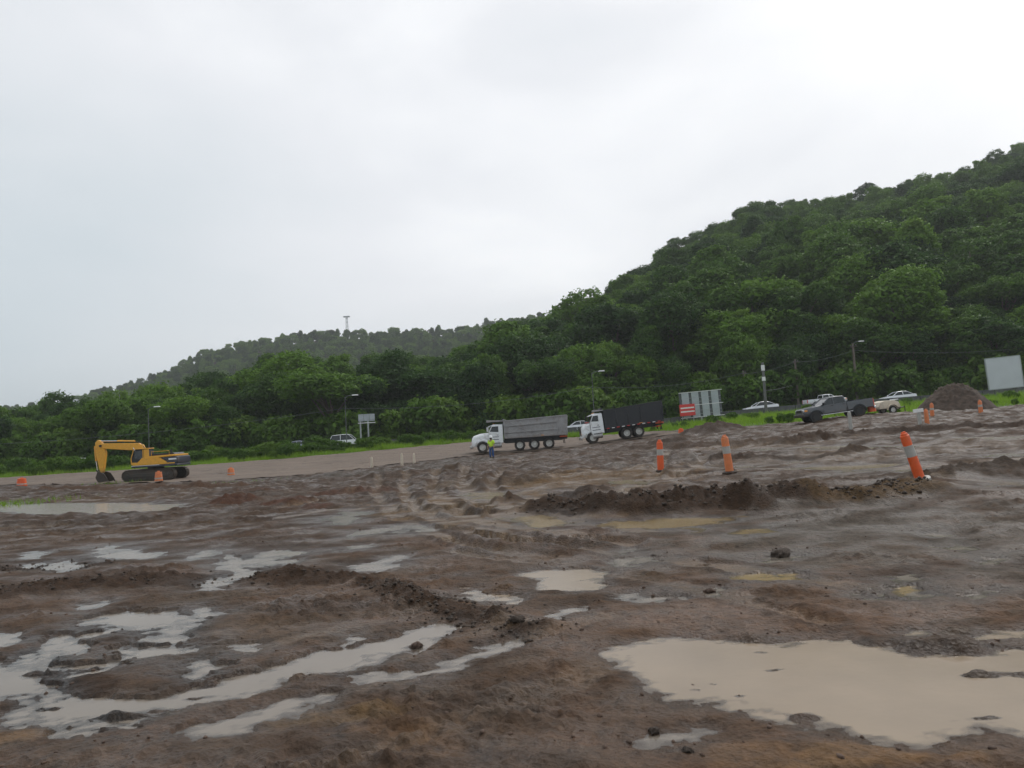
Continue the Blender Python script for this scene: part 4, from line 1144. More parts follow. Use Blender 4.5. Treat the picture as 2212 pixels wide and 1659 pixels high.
keep = (fbm(X * 0.25, Y * 0.35, 3, 3) > -0.42)
grass_object('verge_grass', X[keep], Y[keep], 0.42, 0.035, 'bright green grass verge between the site and the highway')
n = 9000
X = g.uniform(-60, 70, n); Y = g.uniform(110.3, 115.5, n)
grass_object('forest_edge_grass', X, Y, 0.7, 0.05, 'long grass between the highway and the wood')
X = np.concatenate([hit(25, 1088)[0] + g.normal(0, 1.6, 420), hit(255, 1044)[0] + g.normal(0, 1.2, 160), hit(480, 1045)[0] + g.normal(0, 1.5, 160)])
Y = np.concatenate([hit(25, 1088)[1] + g.normal(0, 1.0, 420), hit(255, 1044)[1] + g.normal(0, 0.4, 160), hit(480, 1045)[1] + g.normal(0, 0.4, 160)])
o = grass_object('grass_tufts', X, Y, 0.2, 0.02, 'thin grass tufts on the mud at the left edge and by the haul road')

# ------------------------------------------------------------------ wheels
def wheel(root, x, y, z, r, w, side, rim_m, name='wheel', lugs=True):
    """Tyre with rim and hub; side = +1 / -1 for the outer face along y."""
    mb = MB()
    prof = [(r * 0.60, -w / 2), (r * 0.86, -w / 2), (r * 0.97, -w * 0.42), (r, -w * 0.25), (r, w * 0.25), (r * 0.97, w * 0.42), (r * 0.86, w / 2), (r * 0.60, w / 2)]
    mb.lathe(prof, (0, 0, 0), 'Y', 28, cap=False)
    if lugs:
        for k in range(18):
            a = 2 * math.pi * k / 18
            for s in (-1, 1):
                mb.box((math.sin(a) * r, s * w * 0.24, math.cos(a) * r), (0.05, w * 0.44, 0.035), rot=(0, a, 0))
    o = mb.build(name, M['rubber'], root)
    o.location = (x, y, z)
    rb = MB()
    rb.lathe([(r * 0.62, -w * 0.35), (r * 0.62, w * 0.36), (r * 0.56, w * 0.40), (r * 0.50, w * 0.24), (r * 0.22, w * 0.12), (r * 0.20, w * 0.34), (r * 0.05, w * 0.36)], (0, 0, 0), 'Y', 24)
    for k in range(8):
        a = 2 * math.pi * k / 8
        rb.cyl((math.sin(a) * r * 0.34, w * 0.14, math.cos(a) * r * 0.34), (math.sin(a) * r * 0.34, w * 0.24, math.cos(a) * r * 0.34), r * 0.035, n=6)
    ro = rb.build('rim', rim_m, o)
    if side < 0: ro.rotation_euler = (0, 0, math.pi)
    return o

# ------------------------------------------------------------------ excavator
def excavator(loc, rot):
    root = empty('excavator', loc, rot)
    for s in (1, -1):
        yc = s * 1.15
        prof = []
        for k in range(13):
            a = -math.pi / 2 + math.pi * k / 12; prof.append((1.62 + 0.40 * math.cos(a), 0.42 + 0.40 * math.sin(a)))
        for k in range(13):
            a = math.pi / 2 + math.pi * k / 12; prof.append((-1.62 + 0.40 * math.cos(a), 0.42 + 0.40 * math.sin(a)))
        mb = MB(); mb.prism(prof, yc - 0.26, yc + 0.26)
        tr = mb.build('track', M['track'], root)
        # shoes round the belt
        per = []
        for k in range(18): per.append((-1.62 + 3.24 * k / 17, 0.02, 0))
        for k in range(1, 7): a = -math.pi / 2 + math.pi * k / 7; per.append((1.62 + 0.41 * math.cos(a), 0.42 + 0.41 * math.sin(a), a + math.pi / 2))
        for k in range(18): per.append((1.62 - 3.24 * k / 17, 0.83, math.pi))
        for k in range(1, 7): a = math.pi / 2 + math.pi * k / 7; per.append((-1.62 + 0.41 * math.cos(a), 0.42 + 0.41 * math.sin(a), a + math.pi / 2))
        sh = bpy.data.meshes.new('track_shoe'); q = MB(); q.box((0, 0, 0), (0.17, 0.6, 0.035)); q.box((0.05, 0, -0.03), (0.025, 0.6, 0.05)); sh.from_pydata(q.v, [], q.f); sh.materials.append(M['track'])
        for (px, pz, a) in per:
            o = link_mesh('track_shoe', sh, None, tr); o.location = (px, yc, pz); o.rotation_euler = (0, -a, 0)
        fr = MB(); fr.box((0, yc + s * 0.10, 0.42), (2.9, 0.40, 0.30)); fr.build('track_frame', M['steel'], root, 0.03)
        for k in range(6):
            w_ = MB(); w_.cyl((-1.35 + 0.54 * k, yc - s * 0.1, 0.20), (-1.35 + 0.54 * k, yc + s * 0.29, 0.20), 0.13, n=14); w_.build('roller', M['steel'], tr)
        for x in (-1.62, 1.62):
            w_ = MB(); w_.lathe([(0.3, -0.29), (0.3, 0.29), (0.12, 0.29), (0.1, 0.33)], (x, yc, 0.42), 'Y', 18); w_.build('sprocket', M['steel'], tr)
    mb = MB(); mb.box((0, 0, 0.62), (1.8, 1.9, 0.36)); mb.cyl((0, 0, 0.7), (0, 0, 1.02), 0.62, n=24); mb.build('undercarriage', M['steel'], root, 0.03)
    # house: skirt, side panels, hood, counterweight (front = +x)
    mb = MB(); mb.box((-0.45, 0, 1.10), (3.6, 2.5, 0.17)); mb.build('deck', M['navy'], root, 0.03)
    for s in (1, -1):
        mb = MB(); mb.box((0.25, s * 1.255, 1.165), (2.2, 0.012, 0.035)); mb.build('white_stripe', M['white'], root)
    mb = MB()
    mb.prism([(1.28, 1.19), (1.28, 1.27), (0.92, 1.36), (0.55, 1.75), (0.28, 1.86), (-2.1, 1.92), (-2.1, 1.78), (-0.85, 1.72), (-1.35, 1.40), (-1.5, 1.19)], -1.24, 1.24)
    mb.build('side_panel', M['yellow'], root, 0.03)
    mb = MB()
    pr = [(-0.9, 1.71), (-1.38, 1.39), (-1.52, 1.19), (-2.0, 1.17), (-2.26, 1.24), (-2.3, 1.5), (-2.22, 1.775)]
    mb.prism(pr, -1.23, 1.23); mb.build('counterweight', M['navy'], root, 0.06)
    for s in (1, -1):
        mb = MB(); mb.box((-1.88, s * 1.236, 1.56), (0.62, 0.012, 0.12)); mb.build('white_label', M['white'], root)
        mb = MB(); mb.box((-1.75, s * 1.236, 1.25), (0.6, 0.012, 0.08)); mb.build('yellow_stripe', M['yellow'], root)
    mb = MB(); mb.prism([(0.25, 1.87), (0.1, 1.98), (-0.3, 2.04), (-1.75, 2.05), (-1.95, 1.925)], -1.1, 0.9); mb.build('engine_hood', M['black'], root, 0.04)
    mb = MB(); mb.cyl((-1.0, -0.6, 2.0), (-1.0, -0.6, 2.35), 0.07, n=12); mb.build('exhaust', M['steel'], root)
    rl = MB(); rl.tube([(-0.2, 1.15, 1.9), (-0.2, 1.15, 2.2), (-1.6, 1.15, 2.22), (-1.6, 1.15, 1.92)], 0.018, 6); rl.build('handrail', M['yellow'], root)
    # cab on the left side (local +y)
    cab = MB()
    A = [(1.32, 1.27), (1.36, 1.75), (1.18, 2.36), (1.0, 2.46), (0.05, 2.46), (-0.02, 2.3), (-0.05, 1.3)]
    cab.prism(A, 0.32, 1.22); cb = cab.build('cab', M['interior'], root, 0.03)
    def strip_xz(p, q, w, y0, y1, nm, m):
        b = MB(); d = (Vector((q[0], 0, q[1])) - Vector((p[0], 0, p[1]))); n_ = Vector((-d.z, 0, d.x)).normalized() * w / 2
        b.prism([(p[0] - n_.x, p[1] - n_.z), (q[0] - n_.x, q[1] - n_.z), (q[0] + n_.x, q[1] + n_.z), (p[0] + n_.x, p[1] + n_.z)], y0, y1); return b.build(nm, m, cb, 0.01)
    for y0, y1 in ((1.2, 1.25), (0.29, 0.34)):
        strip_xz((1.34, 1.27), (1.37, 1.76), 0.07, y0, y1, 'pillar', M['yellow']); strip_xz((1.37, 1.74), (1.17, 2.40), 0.06, y0, y1, 'pillar', M['yellow'])
        strip_xz((0.42, 1.3), (0.42, 2.42), 0.06, y0, y1, 'pillar', M['yellow'])
    b = MB(); b.prism([(0.36, 1.7), (0.36, 2.42), (-0.04, 2.42), (-0.06, 1.7)], 1.2, 1.245); b.build('rear_panel', M['yellow'], cb, 0.01)
    b = MB(); b.prism([(1.32, 1.27), (1.34, 1.45), (0.9, 1.42), (0.45, 1.75), (-0.05, 1.8), (-0.05, 1.27)], 1.2, 1.247); b.build('door_lower', M['yellow'], cb, 0.01)
    b = MB(); b.box((0.56, 0.77, 2.49), (1.22, 0.98, 0.07)); b.build('cab_roof', M['yellow'], cb, 0.03)
    for y_ in (1.222, 0.318):
        b = MB(); b.box((0.78, y_, 2.02), (0.6, 0.006, 0.62)); b.build('side_window', M['glass'], cb)
    b = MB(); b.box((1.285, 0.77, 2.07), (0.008, 0.8, 0.55), rot=(0, -0.3, 0)); b.build('windscreen', M['glass'], cb)
    b = MB(); b.box((0.86, 1.24, 1.62), (0.16, 0.03, 0.03)); b.build('door_handle', M['black'], cb)
    # boom, stick, bucket in the xz plane
    y0, y1 = -0.36, 0.04
    boom = MB()
    boom.prism([(0.55, 1.55), (0.85, 2.35), (1.05, 2.82), (1.35, 2.97), (1.75, 3.0), (4.35, 3.12), (4.52, 3.02), (4.50, 2.82), (4.2, 2.70), (2.2, 2.46), (1.6, 2.42), (1.3, 2.2), (0.95, 1.5), (0.75, 1.42)], y0, y1)
    bo = boom.build('boom', M['yellow'], root, 0.03)
    for yy in (-0.52, 0.2):
        c = MB(); c.cyl((1.18, yy, 1.35), (1.48, yy, 2.1), 0.085, n=12); c.build('boom_cylinder', M['yellow'], bo)
        c = MB(); c.cyl((1.48, yy, 2.1), (1.66, yy, 2.62), 0.05, n=10); c.build('piston_rod', M['chrome'], bo)
    c = MB(); c.cyl((1.7, -0.16, 3.13), (3.1, -0.16, 3.24), 0.085, n=12); c.build('stick_cylinder', M['yellow'], bo)
    c = MB(); c.cyl((3.1, -0.16, 3.24), (4.55, -0.16, 3.32), 0.05, n=10); c.build('piston_rod', M['chrome'], bo)
    c = MB(); c.cyl((4.36, y0 - 0.1, 2.93), (4.36, y1 + 0.1, 2.93), 0.1, n=14); c.build('pivot_pin', M['steel'], bo)
    hs = MB(); hs.tube([(0.8, -0.05, 2.4), (1.2, -0.05, 3.05), (2.0, -0.05, 3.1), (4.2, -0.05, 3.22)], 0.03, 6); hs.build('hydraulic_hose', M['black'], bo)
    st = MB()
    st.prism([(4.62, 3.42), (4.82, 3.2), (4.78, 2.3), (4.55, 1.1), (4.47, 0.78), (4.28, 0.78), (4.2, 1.1), (4.02, 2.35), (4.15, 2.9), (4.42, 3.36)], y0 + 0.03, y1 - 0.03)
    so = st.build('stick', M['yellow'], root, 0.03)
    c = MB(); c.cyl((4.93, -0.16, 2.95), (4.86, -0.16, 1.75), 0.075, n=12); c.build('bucket_cylinder', M['yellow'], so)
    c = MB(); c.cyl((4.86, -0.16, 1.75), (4.76, -0.16, 1.0), 0.045, n=10); c.build('piston_rod', M['chrome'], so)
    for yy in (-0.34, 0.02):
        c = MB(); c.prism([(4.76, 1.06), (4.82, 0.98), (4.42, 0.62), (4.34, 0.70)], yy - 0.03, yy + 0.03); c.build('bucket_link', M['steel'], so, 0.01)
    bk = MB()
    bp_ = [(4.5, 0.86), (4.28, 0.86), (3.98, 0.72), (3.72, 0.30), (3.62, 0.02), (3.78, 0.10), (4.15, 0.02), (4.5, 0.12), (4.66, 0.42)]
    bk.prism(bp_, -0.72, -0.66); bk.prism(bp_, 0.34, 0.40)
    rim_ = [(4.5, 0.86), (4.66, 0.42), (4.5, 0.12), (4.15, 0.02), (3.66, 0.03)]
    for p, q in zip(rim_[:-1], rim_[1:]):
        d = Vector((q[0] - p[0], 0, q[1] - p[1])); nn = Vector((-d.z, 0, d.x)).normalized() * 0.03
        bk.prism([(p[0], p[1]), (q[0], q[1]), (q[0] + nn.x, q[1] + nn.z), (p[0] + nn.x, p[1] + nn.z)], -0.66, 0.34)
    bo_ = bk.build('bucket', M['track'], so, 0.01)
    for k in range(5):
        t_ = MB(); t_.box((3.56, -0.62 + 0.23 * k, 0.02), (0.2, 0.08, 0.06), top=(0.7, 0.8)); t_.build('bucket_tooth', M['steel'], bo_)
    return root
# at (337, 1037) in the photograph, nose to the left
ex = at(338, 1037, 62)
exc = excavator((ex[0], ex[1], T1(ex[0], ex[1]) + 0.06), (0, R(0.4), R(180)))
tag(exc, 'yellow tracked excavator with its arm hanging down, on the brown haul road', 'excavator')

# ------------------------------------------------------------------ dump trucks (front = +x, near side = +y)
def dump_truck(name, loc, rot, cfg):
    root = empty(name, loc, rot)
    W = 1.2
    fx, cx0, cx1, bx0, bx1 = cfg['front'], cfg['cab1'], cfg['cab0'], cfg['bed0'], cfg['bed1']
    hood_f, hood_r, roof = cfg['hood_f'], cfg['hood_r'], cfg['roof']
    wr = 0.52
    mb = MB(); 
    for s in (1, -1): mb.box(((fx + bx0) / 2 - 0.3, s * 0.42, 0.95), (fx - bx0 - 0.7, 0.12, 0.24))
    mb.box(((cx0 + bx0) / 2 + 0.2, 0, 1.0), (cx0 - bx0 - 0.6, 0.7, 0.5))
    mb.build('chassis', M['black'], root, 0.01)
    for s in (1, -1):
        mb = MB(); mb.box((bx0 * 0.5 + bx1 * 0.5, s * 0.55, cfg['bed_z0'] - 0.1), (bx1 - bx0 - 0.5, 0.2, 0.2)); mb.build('subframe', M['black'], root, 0.01)
    # cab body
    cab = MB()
    cab.loft([[(cx0, -W, 0.85), (cx0, W, 0.85), (cx0, W, 2.0), (cx0, W - 0.06, roof - 0.12), (cx0, W - 0.3, roof), (cx0, -W + 0.3, roof), (cx0, -W + 0.06, roof - 0.12), (cx0, -W, 2.0)],
              [(cx1 - 0.45, -W, 0.85), (cx1 - 0.45, W, 0.85), (cx1 - 0.45, W, 2.0), (cx1 - 0.5, W - 0.06, roof - 0.1), (cx1 - 0.5, W - 0.3, roof + 0.03), (cx1 - 0.5, -W + 0.3, roof + 0.03), (cx1 - 0.5, -W + 0.06, roof - 0.1), (cx1 - 0.45, -W, 2.0)],
              [(cx1, -W, 0.85), (cx1, W, 0.85), (cx1 + 0.02, W, hood_r + 0.04), (cx1 - 0.32, W - 0.06, roof - 0.14), (cx1 - 0.36, W - 0.3, roof - 0.03), (cx1 - 0.36, -W + 0.3, roof - 0.03), (cx1 - 0.32, -W + 0.06, roof - 0.14), (cx1 + 0.02, -W, hood_r + 0.04)]])
    cab.v = [(x, -y, z) for x, y, z in cab.v] if False else cab.v
    cb = cab.build('cab', M['white'], root, 0.03)
    for s in (1, -1):
        g_ = MB(); g_.prism([(cx1 - 0.12, hood_r + 0.10), (cx1 - 0.38, roof - 0.2), (cx0 + 0.42, roof - 0.2), (cx0 + 0.42, hood_r + 0.02)], s * (W - 0.035), s * (W + 0.012)); g_.build('side_window', M['glass'], cb)
        d = MB(); d.prism([(cx1 - 0.02, 0.9), (cx1 - 0.02, hood_r), (cx0 + 0.36, hood_r), (cx0 + 0.36, 0.9)], s * W, s * (W + 0.014)); dd = d.build('door', M['white'], cb, 0.006)
        h_ = MB(); h_.box((cx0 + 0.5, s * (W + 0.035), 1.62), (0.16, 0.03, 0.04)); h_.build('handle', M['black'], dd)
        for k, zz in enumerate((1.45, 1.2)):
            h_ = MB(); h_.box(((cx0 + cx1) / 2 + 0.1, s * (W + 0.018), zz), (0.75, 0.008, 0.06)); h_.build('door_stripe', M['navy'], dd)
        m_ = MB(); m_.box((cx1 + 0.12, s * (W + 0.28), roof - 0.45), (0.08, 0.22, 0.42)); m_.tube([(cx1 - 0.1, s * W, roof - 0.2), (cx1 + 0.12, s * (W + 0.28), roof - 0.25)], 0.018, 6); m_.tube([(cx1, s * W, hood_r + 0.1), (cx1 + 0.12, s * (W + 0.28), roof - 0.65)], 0.018, 6)
        m_.build('mirror', M['white'] if cfg['mirror_white'] else M['black'], cb, 0.02)
    g_ = MB(); ws = [(cx1 + 0.035, hood_r + 0.12), (cx1 - 0.30, roof - 0.16)]
    g_.loft([[(ws[0][0], -W + 0.12, ws[0][1]), (ws[0][0], W - 0.12, ws[0][1]), (ws[1][0], W - 0.2, ws[1][1]), (ws[1][0], -W + 0.2, ws[1][1])], [(ws[0][0] + 0.01, -W + 0.12, ws[0][1]), (ws[0][0] + 0.01, W - 0.12, ws[0][1]), (ws[1][0] + 0.01, W - 0.2, ws[1][1]), (ws[1][0] + 0.01, -W + 0.2, ws[1][1])]])
    g_.build('windscreen', M['glass'], cb)
    v = MB(); v.prism([(cx1 - 0.34, roof - 0.1), (cx1 + 0.02, roof - 0.2), (cx1 + 0.03, roof - 0.16), (cx1 - 0.34, roof - 0.04)], -W + 0.15, W - 0.15); v.build('sun_visor', M['white'], cb)
    for k in range(5):
        l_ = MB(); l_.box((cx1 - 0.5, -0.7 + 0.35 * k, roof + 0.07), (0.12, 0.1, 0.06)); l_.build('marker_lamp', M['amber'], cb, 0.01)
    # hood and fenders
    hd = MB(); rings = []
    for x, hw, zt, zb in ((cx1 + 0.02, 1.0, hood_r, 0.95), (cx1 + 0.5 * (fx - cx1), 0.93, (hood_r + hood_f) / 2 + 0.06, 0.95), (fx - 0.22, 0.86, hood_f, 0.85), (fx - 0.06, 0.8, hood_f - 0.22, 0.75)):
        rings.append([(x, -hw, zb), (x, hw, zb), (x, hw, zt - 0.2), (x, hw - 0.16, zt - 0.03), (x, hw * 0.4, zt + 0.03), (x, -hw * 0.4, zt + 0.03), (x, -hw + 0.16, zt - 0.03), (x, -hw, zt - 0.2)])
    ho = hd.loft(rings).build('hood', M['white'], root, 0.02)
    if not cfg['mirror_white']:
        q_ = MB(); q_.box((cx1 + 0.22, 0, hood_r + 0.05), (0.3, 1.5, 0.06)); q_.build('red_box', M['red'], ho, 0.02)  # plain red box across the hood below the windscreen
    gr = MB(); gr.box((fx - 0.02, 0, 1.22), (0.06, 1.15, 0.72))
    for k in range(7): gr.box((fx + 0.02, 0, 0.93 + 0.1 * k), (0.03, 1.1, 0.03))
    gr.build('grille', M['steel'], ho, 0.01)
    wxf = cfg['wheels'][0]
    for s in (1, -1):
        f = MB(); pts = []
        for k in range(10):
            a = math.pi * (0.02 + 0.96 * k / 9); pts.append((wxf + 0.68 * math.cos(a), 0.55 + 0.66 * math.sin(a)))
        inner = [(wxf + 0.60 * math.cos(math.pi * (0.02 + 0.96 * k / 9)), 0.55 + 0.58 * math.sin(math.pi * (0.02 + 0.96 * k / 9))) for k in range(9, -1, -1)]
        for k in range(9):
            f.prism([pts[k], pts[k + 1], inner[8 - k], inner[9 - k]], s * 0.78, s * 1.22)
        f.prism([(wxf + 0.70, 0.6), (wxf + 0.60, 1.0), (fx - 0.05, 1.25), (fx - 0.02, 0.62)], s * 0.72, s * 1.16)
        f.build('fender', M['white'], ho)
        l_ = MB(); l_.box((fx - 0.02, s * 0.86, 0.98), (0.08, 0.32, 0.2)); l_.build('headlamp', M['lamp'], ho, 0.03)
        l_ = MB(); l_.box((fx - 0.06, s * 1.1, 0.98), (0.1, 0.1, 0.16)); l_.build('turn_lamp', M['amber'] if not cfg['mirror_white'] else M['orangered'], ho, 0.02)
    b = MB(); b.box((fx + 0.04, 0, 0.58), (0.2, 2.35, 0.3)); b.build('bumper', M['chrome'] if cfg['chrome'] else M['white'], root, 0.05)
    # tanks, steps, exhaust
    for s in (1, -1):
        t_ = MB(); t_.cyl((cx1 - 0.1, s * 0.95, 0.68), (cx0 + 0.2, s * 0.95, 0.68), 0.29, n=18); t_.build('fuel_tank', M['chrome'] if cfg['chrome'] else M['white'], root, 0.02)
        for zz in (0.48, 0.86):
            t_ = MB(); t_.box(((cx0 + cx1) / 2, s * 1.2, zz), (0.8, 0.2, 0.035)); t_.build('step', M['steel'], root)
        e_ = MB(); e_.tube([(cx0 - 0.1, s * 0.95, 0.9), (cx0 - 0.1, s * 0.95, roof + 0.15), (cx0 - 0.22, s * 0.95, roof + 0.3)], 0.07, 10)
        if s < 0: e_.build('exhaust', M['chrome'], root)
    for x in cfg['wheels']:
        for s in (1, -1):
            if x == wxf: wheel(root, x, s * 1.02, wr, wr, 0.30, s, M['rim'])
            else: wheel(root, x, s * 0.92, wr, wr, 0.52, s, M['rim'])
        a_ = MB(); a_.cyl((x, -0.9, wr), (x, 0.9, wr), 0.1, n=10); a_.build('axle', M['steel'], root)
    for s in (1, -1):
        f_ = MB(); f_.box((bx0 + 0.35, s * 0.92, 0.72), (0.03, 0.56, 0.6)); f_.build('mud_flap', M['rubber'], root)
    # bed
    z0, z1, zr = cfg['bed_z0'], cfg['bed_z1'], cfg['bed_z1r']
    bm_ = M[cfg['bed_mat']]; T_ = 0.05; BW = 1.25
    bed = MB()
    bed.box(((bx0 + bx1) / 2, 0, z0 + 0.03), (bx1 - bx0, 2 * BW - 0.3, 0.08))
    be = bed.build('bed_floor', bm_, root, 0.01)
    for s in (1, -1):
        w_ = MB(); w_.prism([(bx1, z0), (bx1, z1), (bx0, zr), (bx0 + 0.18, z0)], s * (BW - T_), s * BW); sw = w_.build('bed_side', bm_, root, 0.01)
        r_ = MB(); r_.prism([(bx1, z1 - 0.02), (bx1, z1 + 0.09), (bx0, zr + 0.09), (bx0, zr - 0.02)], s * (BW - 0.04), s * (BW + 0.07)); r_.build('top_rail', bm_, sw, 0.015)
        r_ = MB(); r_.box(((bx0 + bx1) / 2 + 0.05, s * (BW + 0.03), z0 + 0.08), (bx1 - bx0 - 0.2, 0.08, 0.16)); r_.build('bottom_rail', bm_, sw, 0.015)
        for fr_ in cfg['ribs_h']:
            zz = z0 + fr_ * (z1 - z0)
            r_ = MB(); r_.prism([(bx1 - 0.1, zz - 0.05), (bx1 - 0.1, zz + 0.03), (bx0 + 0.9, zz + 0.03 + (zr - z1) * fr_), (bx0 + 0.9, zz - 0.05 + (zr - z1) * fr_)], s * BW, s * (BW + 0.10)); r_.build('side_rib', bm_, sw, 0.012)
        for fr_ in cfg['ribs_v']:
            xx = bx1 + fr_ * (bx0 - bx1)
            r_ = MB(); r_.box((xx, s * (BW + 0.03), (z0 + z1) / 2 + 0.06), (0.12, 0.08, z1 - z0 - 0.2 + (zr - z1) * fr_)); r_.build('side_post', bm_, sw, 0.012)
        if cfg['tape']:
            n_ = int((bx1 - bx0) / 0.5)
            for k in range(n_):
                r_ = MB(); r_.box((bx1 - 0.25 - k * (bx1 - bx0 - 0.3) / n_, s * (BW + 0.075), z0 + 0.03), (0.26, 0.006, 0.07)); r_.build('reflective_tape', M['signwhite'] if k % 2 else M['red'], sw)
    w_ = MB(); w_.box((bx1 - 0.02, 0, (z0 + z1) / 2 + 0.05), (0.06, 2 * BW - 0.12, z1 - z0 + 0.1)); w_.build('bed_front', bm_, root, 0.01)
    tg = MB(); tg.prism([(bx0 + 0.14, z0 + 0.02), (bx0 - 0.02, zr), (bx0 - 0.08, zr), (bx0 + 0.08, z0 + 0.02)], -BW + 0.06, BW - 0.06); tgo = tg.build('tailgate', bm_, root, 0.01)
    for k in range(4):
        r_ = MB(); r_.box((bx0 - 0.03 + (0.12 * (1 - k / 3.5)), 0, z0 + 0.15 + k * (zr - z0 - 0.3) / 3), (0.12, 2 * BW - 0.3, 0.09)); r_.build('tailgate_rib', bm_, tgo, 0.012)
    # cab protector with tarp roll
    p_ = MB(); vx = cfg['visor']; p_.prism([(bx1 - 0.05, z1 + 0.04), (bx1 - 0.05, z1 + 0.12), (vx, z1 + 0.24), (vx + 0.02, z1 + 0.04), (vx - 0.2, z1 + 0.05)], -1.1, 1.1); pr_ = p_.build('cab_protector', M[cfg['visor_mat']], root, 0.02)
    t_ = MB(); t_.cyl((bx1 + 0.1, -1.05, z1 + 0.24), (bx1 + 0.1, 1.05, z1 + 0.24), 0.1, n=12); t_.build('tarp_roll', M['black'], pr_)
    for s in (1, -1):
        a_ = MB(); a_.tube([(bx0 * 0.35 + bx1 * 0.65 - 0.8, s * (BW + 0.1), z0 + 0.2), (bx1 - 0.1, s * (BW + 0.1), z1 + 0.2), (bx1 + 0.1, s * 1.06, z1 + 0.24)], 0.025, 6)
        if cfg['tarp_arm']: a_.build('tarp_arm', M['bedgrey'], pr_)
    # rear: lamps and painted rear frame
    rf = MB(); rf.box((bx0 + 0.45, 0, z0 - 0.12), (0.7, 2.3, 0.14)); rf.build('rear_frame', M['orangered'], root, 0.02)
    if cfg['mirror_white'] is False:
        rf = MB(); rf.box((bx0 + 0.55, 0, z0 - 0.42), (0.5, 2.2, 0.12)); rf.build('rear_bar', M['orangered'], root, 0.02)
    for s in (1, -1):
        l_ = MB(); l_.box((bx0 + 0.09, s * 0.9, z0 - 0.13), (0.05, 0.35, 0.1)); l_.build('tail_lamp', M['red'], root, 0.02)
        l_ = MB(); l_.box((bx0 * 0.6 + bx1 * 0.4, s * (BW + 0.1), z0 + 0.12), (0.3, 0.03, 0.05)); l_.build('side_lamp', M['amber'], root, 0.01)
    lad = MB()
    for zz in (z0 + 0.3, z0 + 0.65, z0 + 1.0): lad.box((bx1 - 0.3, BW + 0.1, zz), (0.36, 0.05, 0.03))
    lad.build('ladder', bm_, root)
    return root

def place_pitch(x0, y0, x1, y1):
    """Ground slope between two wheel contacts, for a vehicle whose nose points to -x."""
    return math.atan2(T1(x1, y1) - T1(x0, y0), x1 - x0)

g1 = dict(front=4.72, cab1=1.62, cab0=3.0, bed0=-4.65, bed1=1.5, hood_f=1.62, hood_r=1.88, roof=2.66, wheels=(3.65, 0.05, -1.35, -2.78), bed_z0=1.22, bed_z1=2.86, bed_z1r=3.08, bed_mat='bedgrey',
          ribs_h=(0.34, 0.72), ribs_v=(0.84, 0.985), tape=False, visor=3.15, visor_mat='bedgrey', tarp_arm=True, mirror_white=True, chrome=False)
c1 = at(1125, 974, 76)
p1 = place_pitch(c1[0] - 3.6, 76, c1[0] + 3, 75.6)
tg_ = dump_truck('dump_truck', (c1[0], 76, T1(c1[0], 76) + 0.05), (0, p1, R(180)), g1)
tag(tg_, 'grey dump bed truck with white cab and three rear axles, worker by its front wheel', 'dump truck')
g2 = dict(front=3.9, cab1=1.72, cab0=2.95, bed0=-4.0, bed1=1.6, hood_f=1.62, hood_r=1.95, roof=2.74, wheels=(2.85, -0.35, -1.5), bed_z0=1.16, bed_z1=2.86, bed_z1r=2.98, bed_mat='black',
          ribs_h=(), ribs_v=(0.2, 0.4, 0.62, 0.98), tape=True, visor=2.4, visor_mat='bedgrey', tarp_arm=False, mirror_white=False, chrome=False)
c2 = at(1345, 955, 74)
tb_ = dump_truck('dump_truck', (c2[0], 74, T1(c2[0], 74) + 0.05), (0, place_pitch(c2[0] - 3, 74, c2[0] + 3, 73.2), R(180)), g2)
tag(tb_, 'black dump bed truck with white cab, right of the grey truck', 'dump truck')

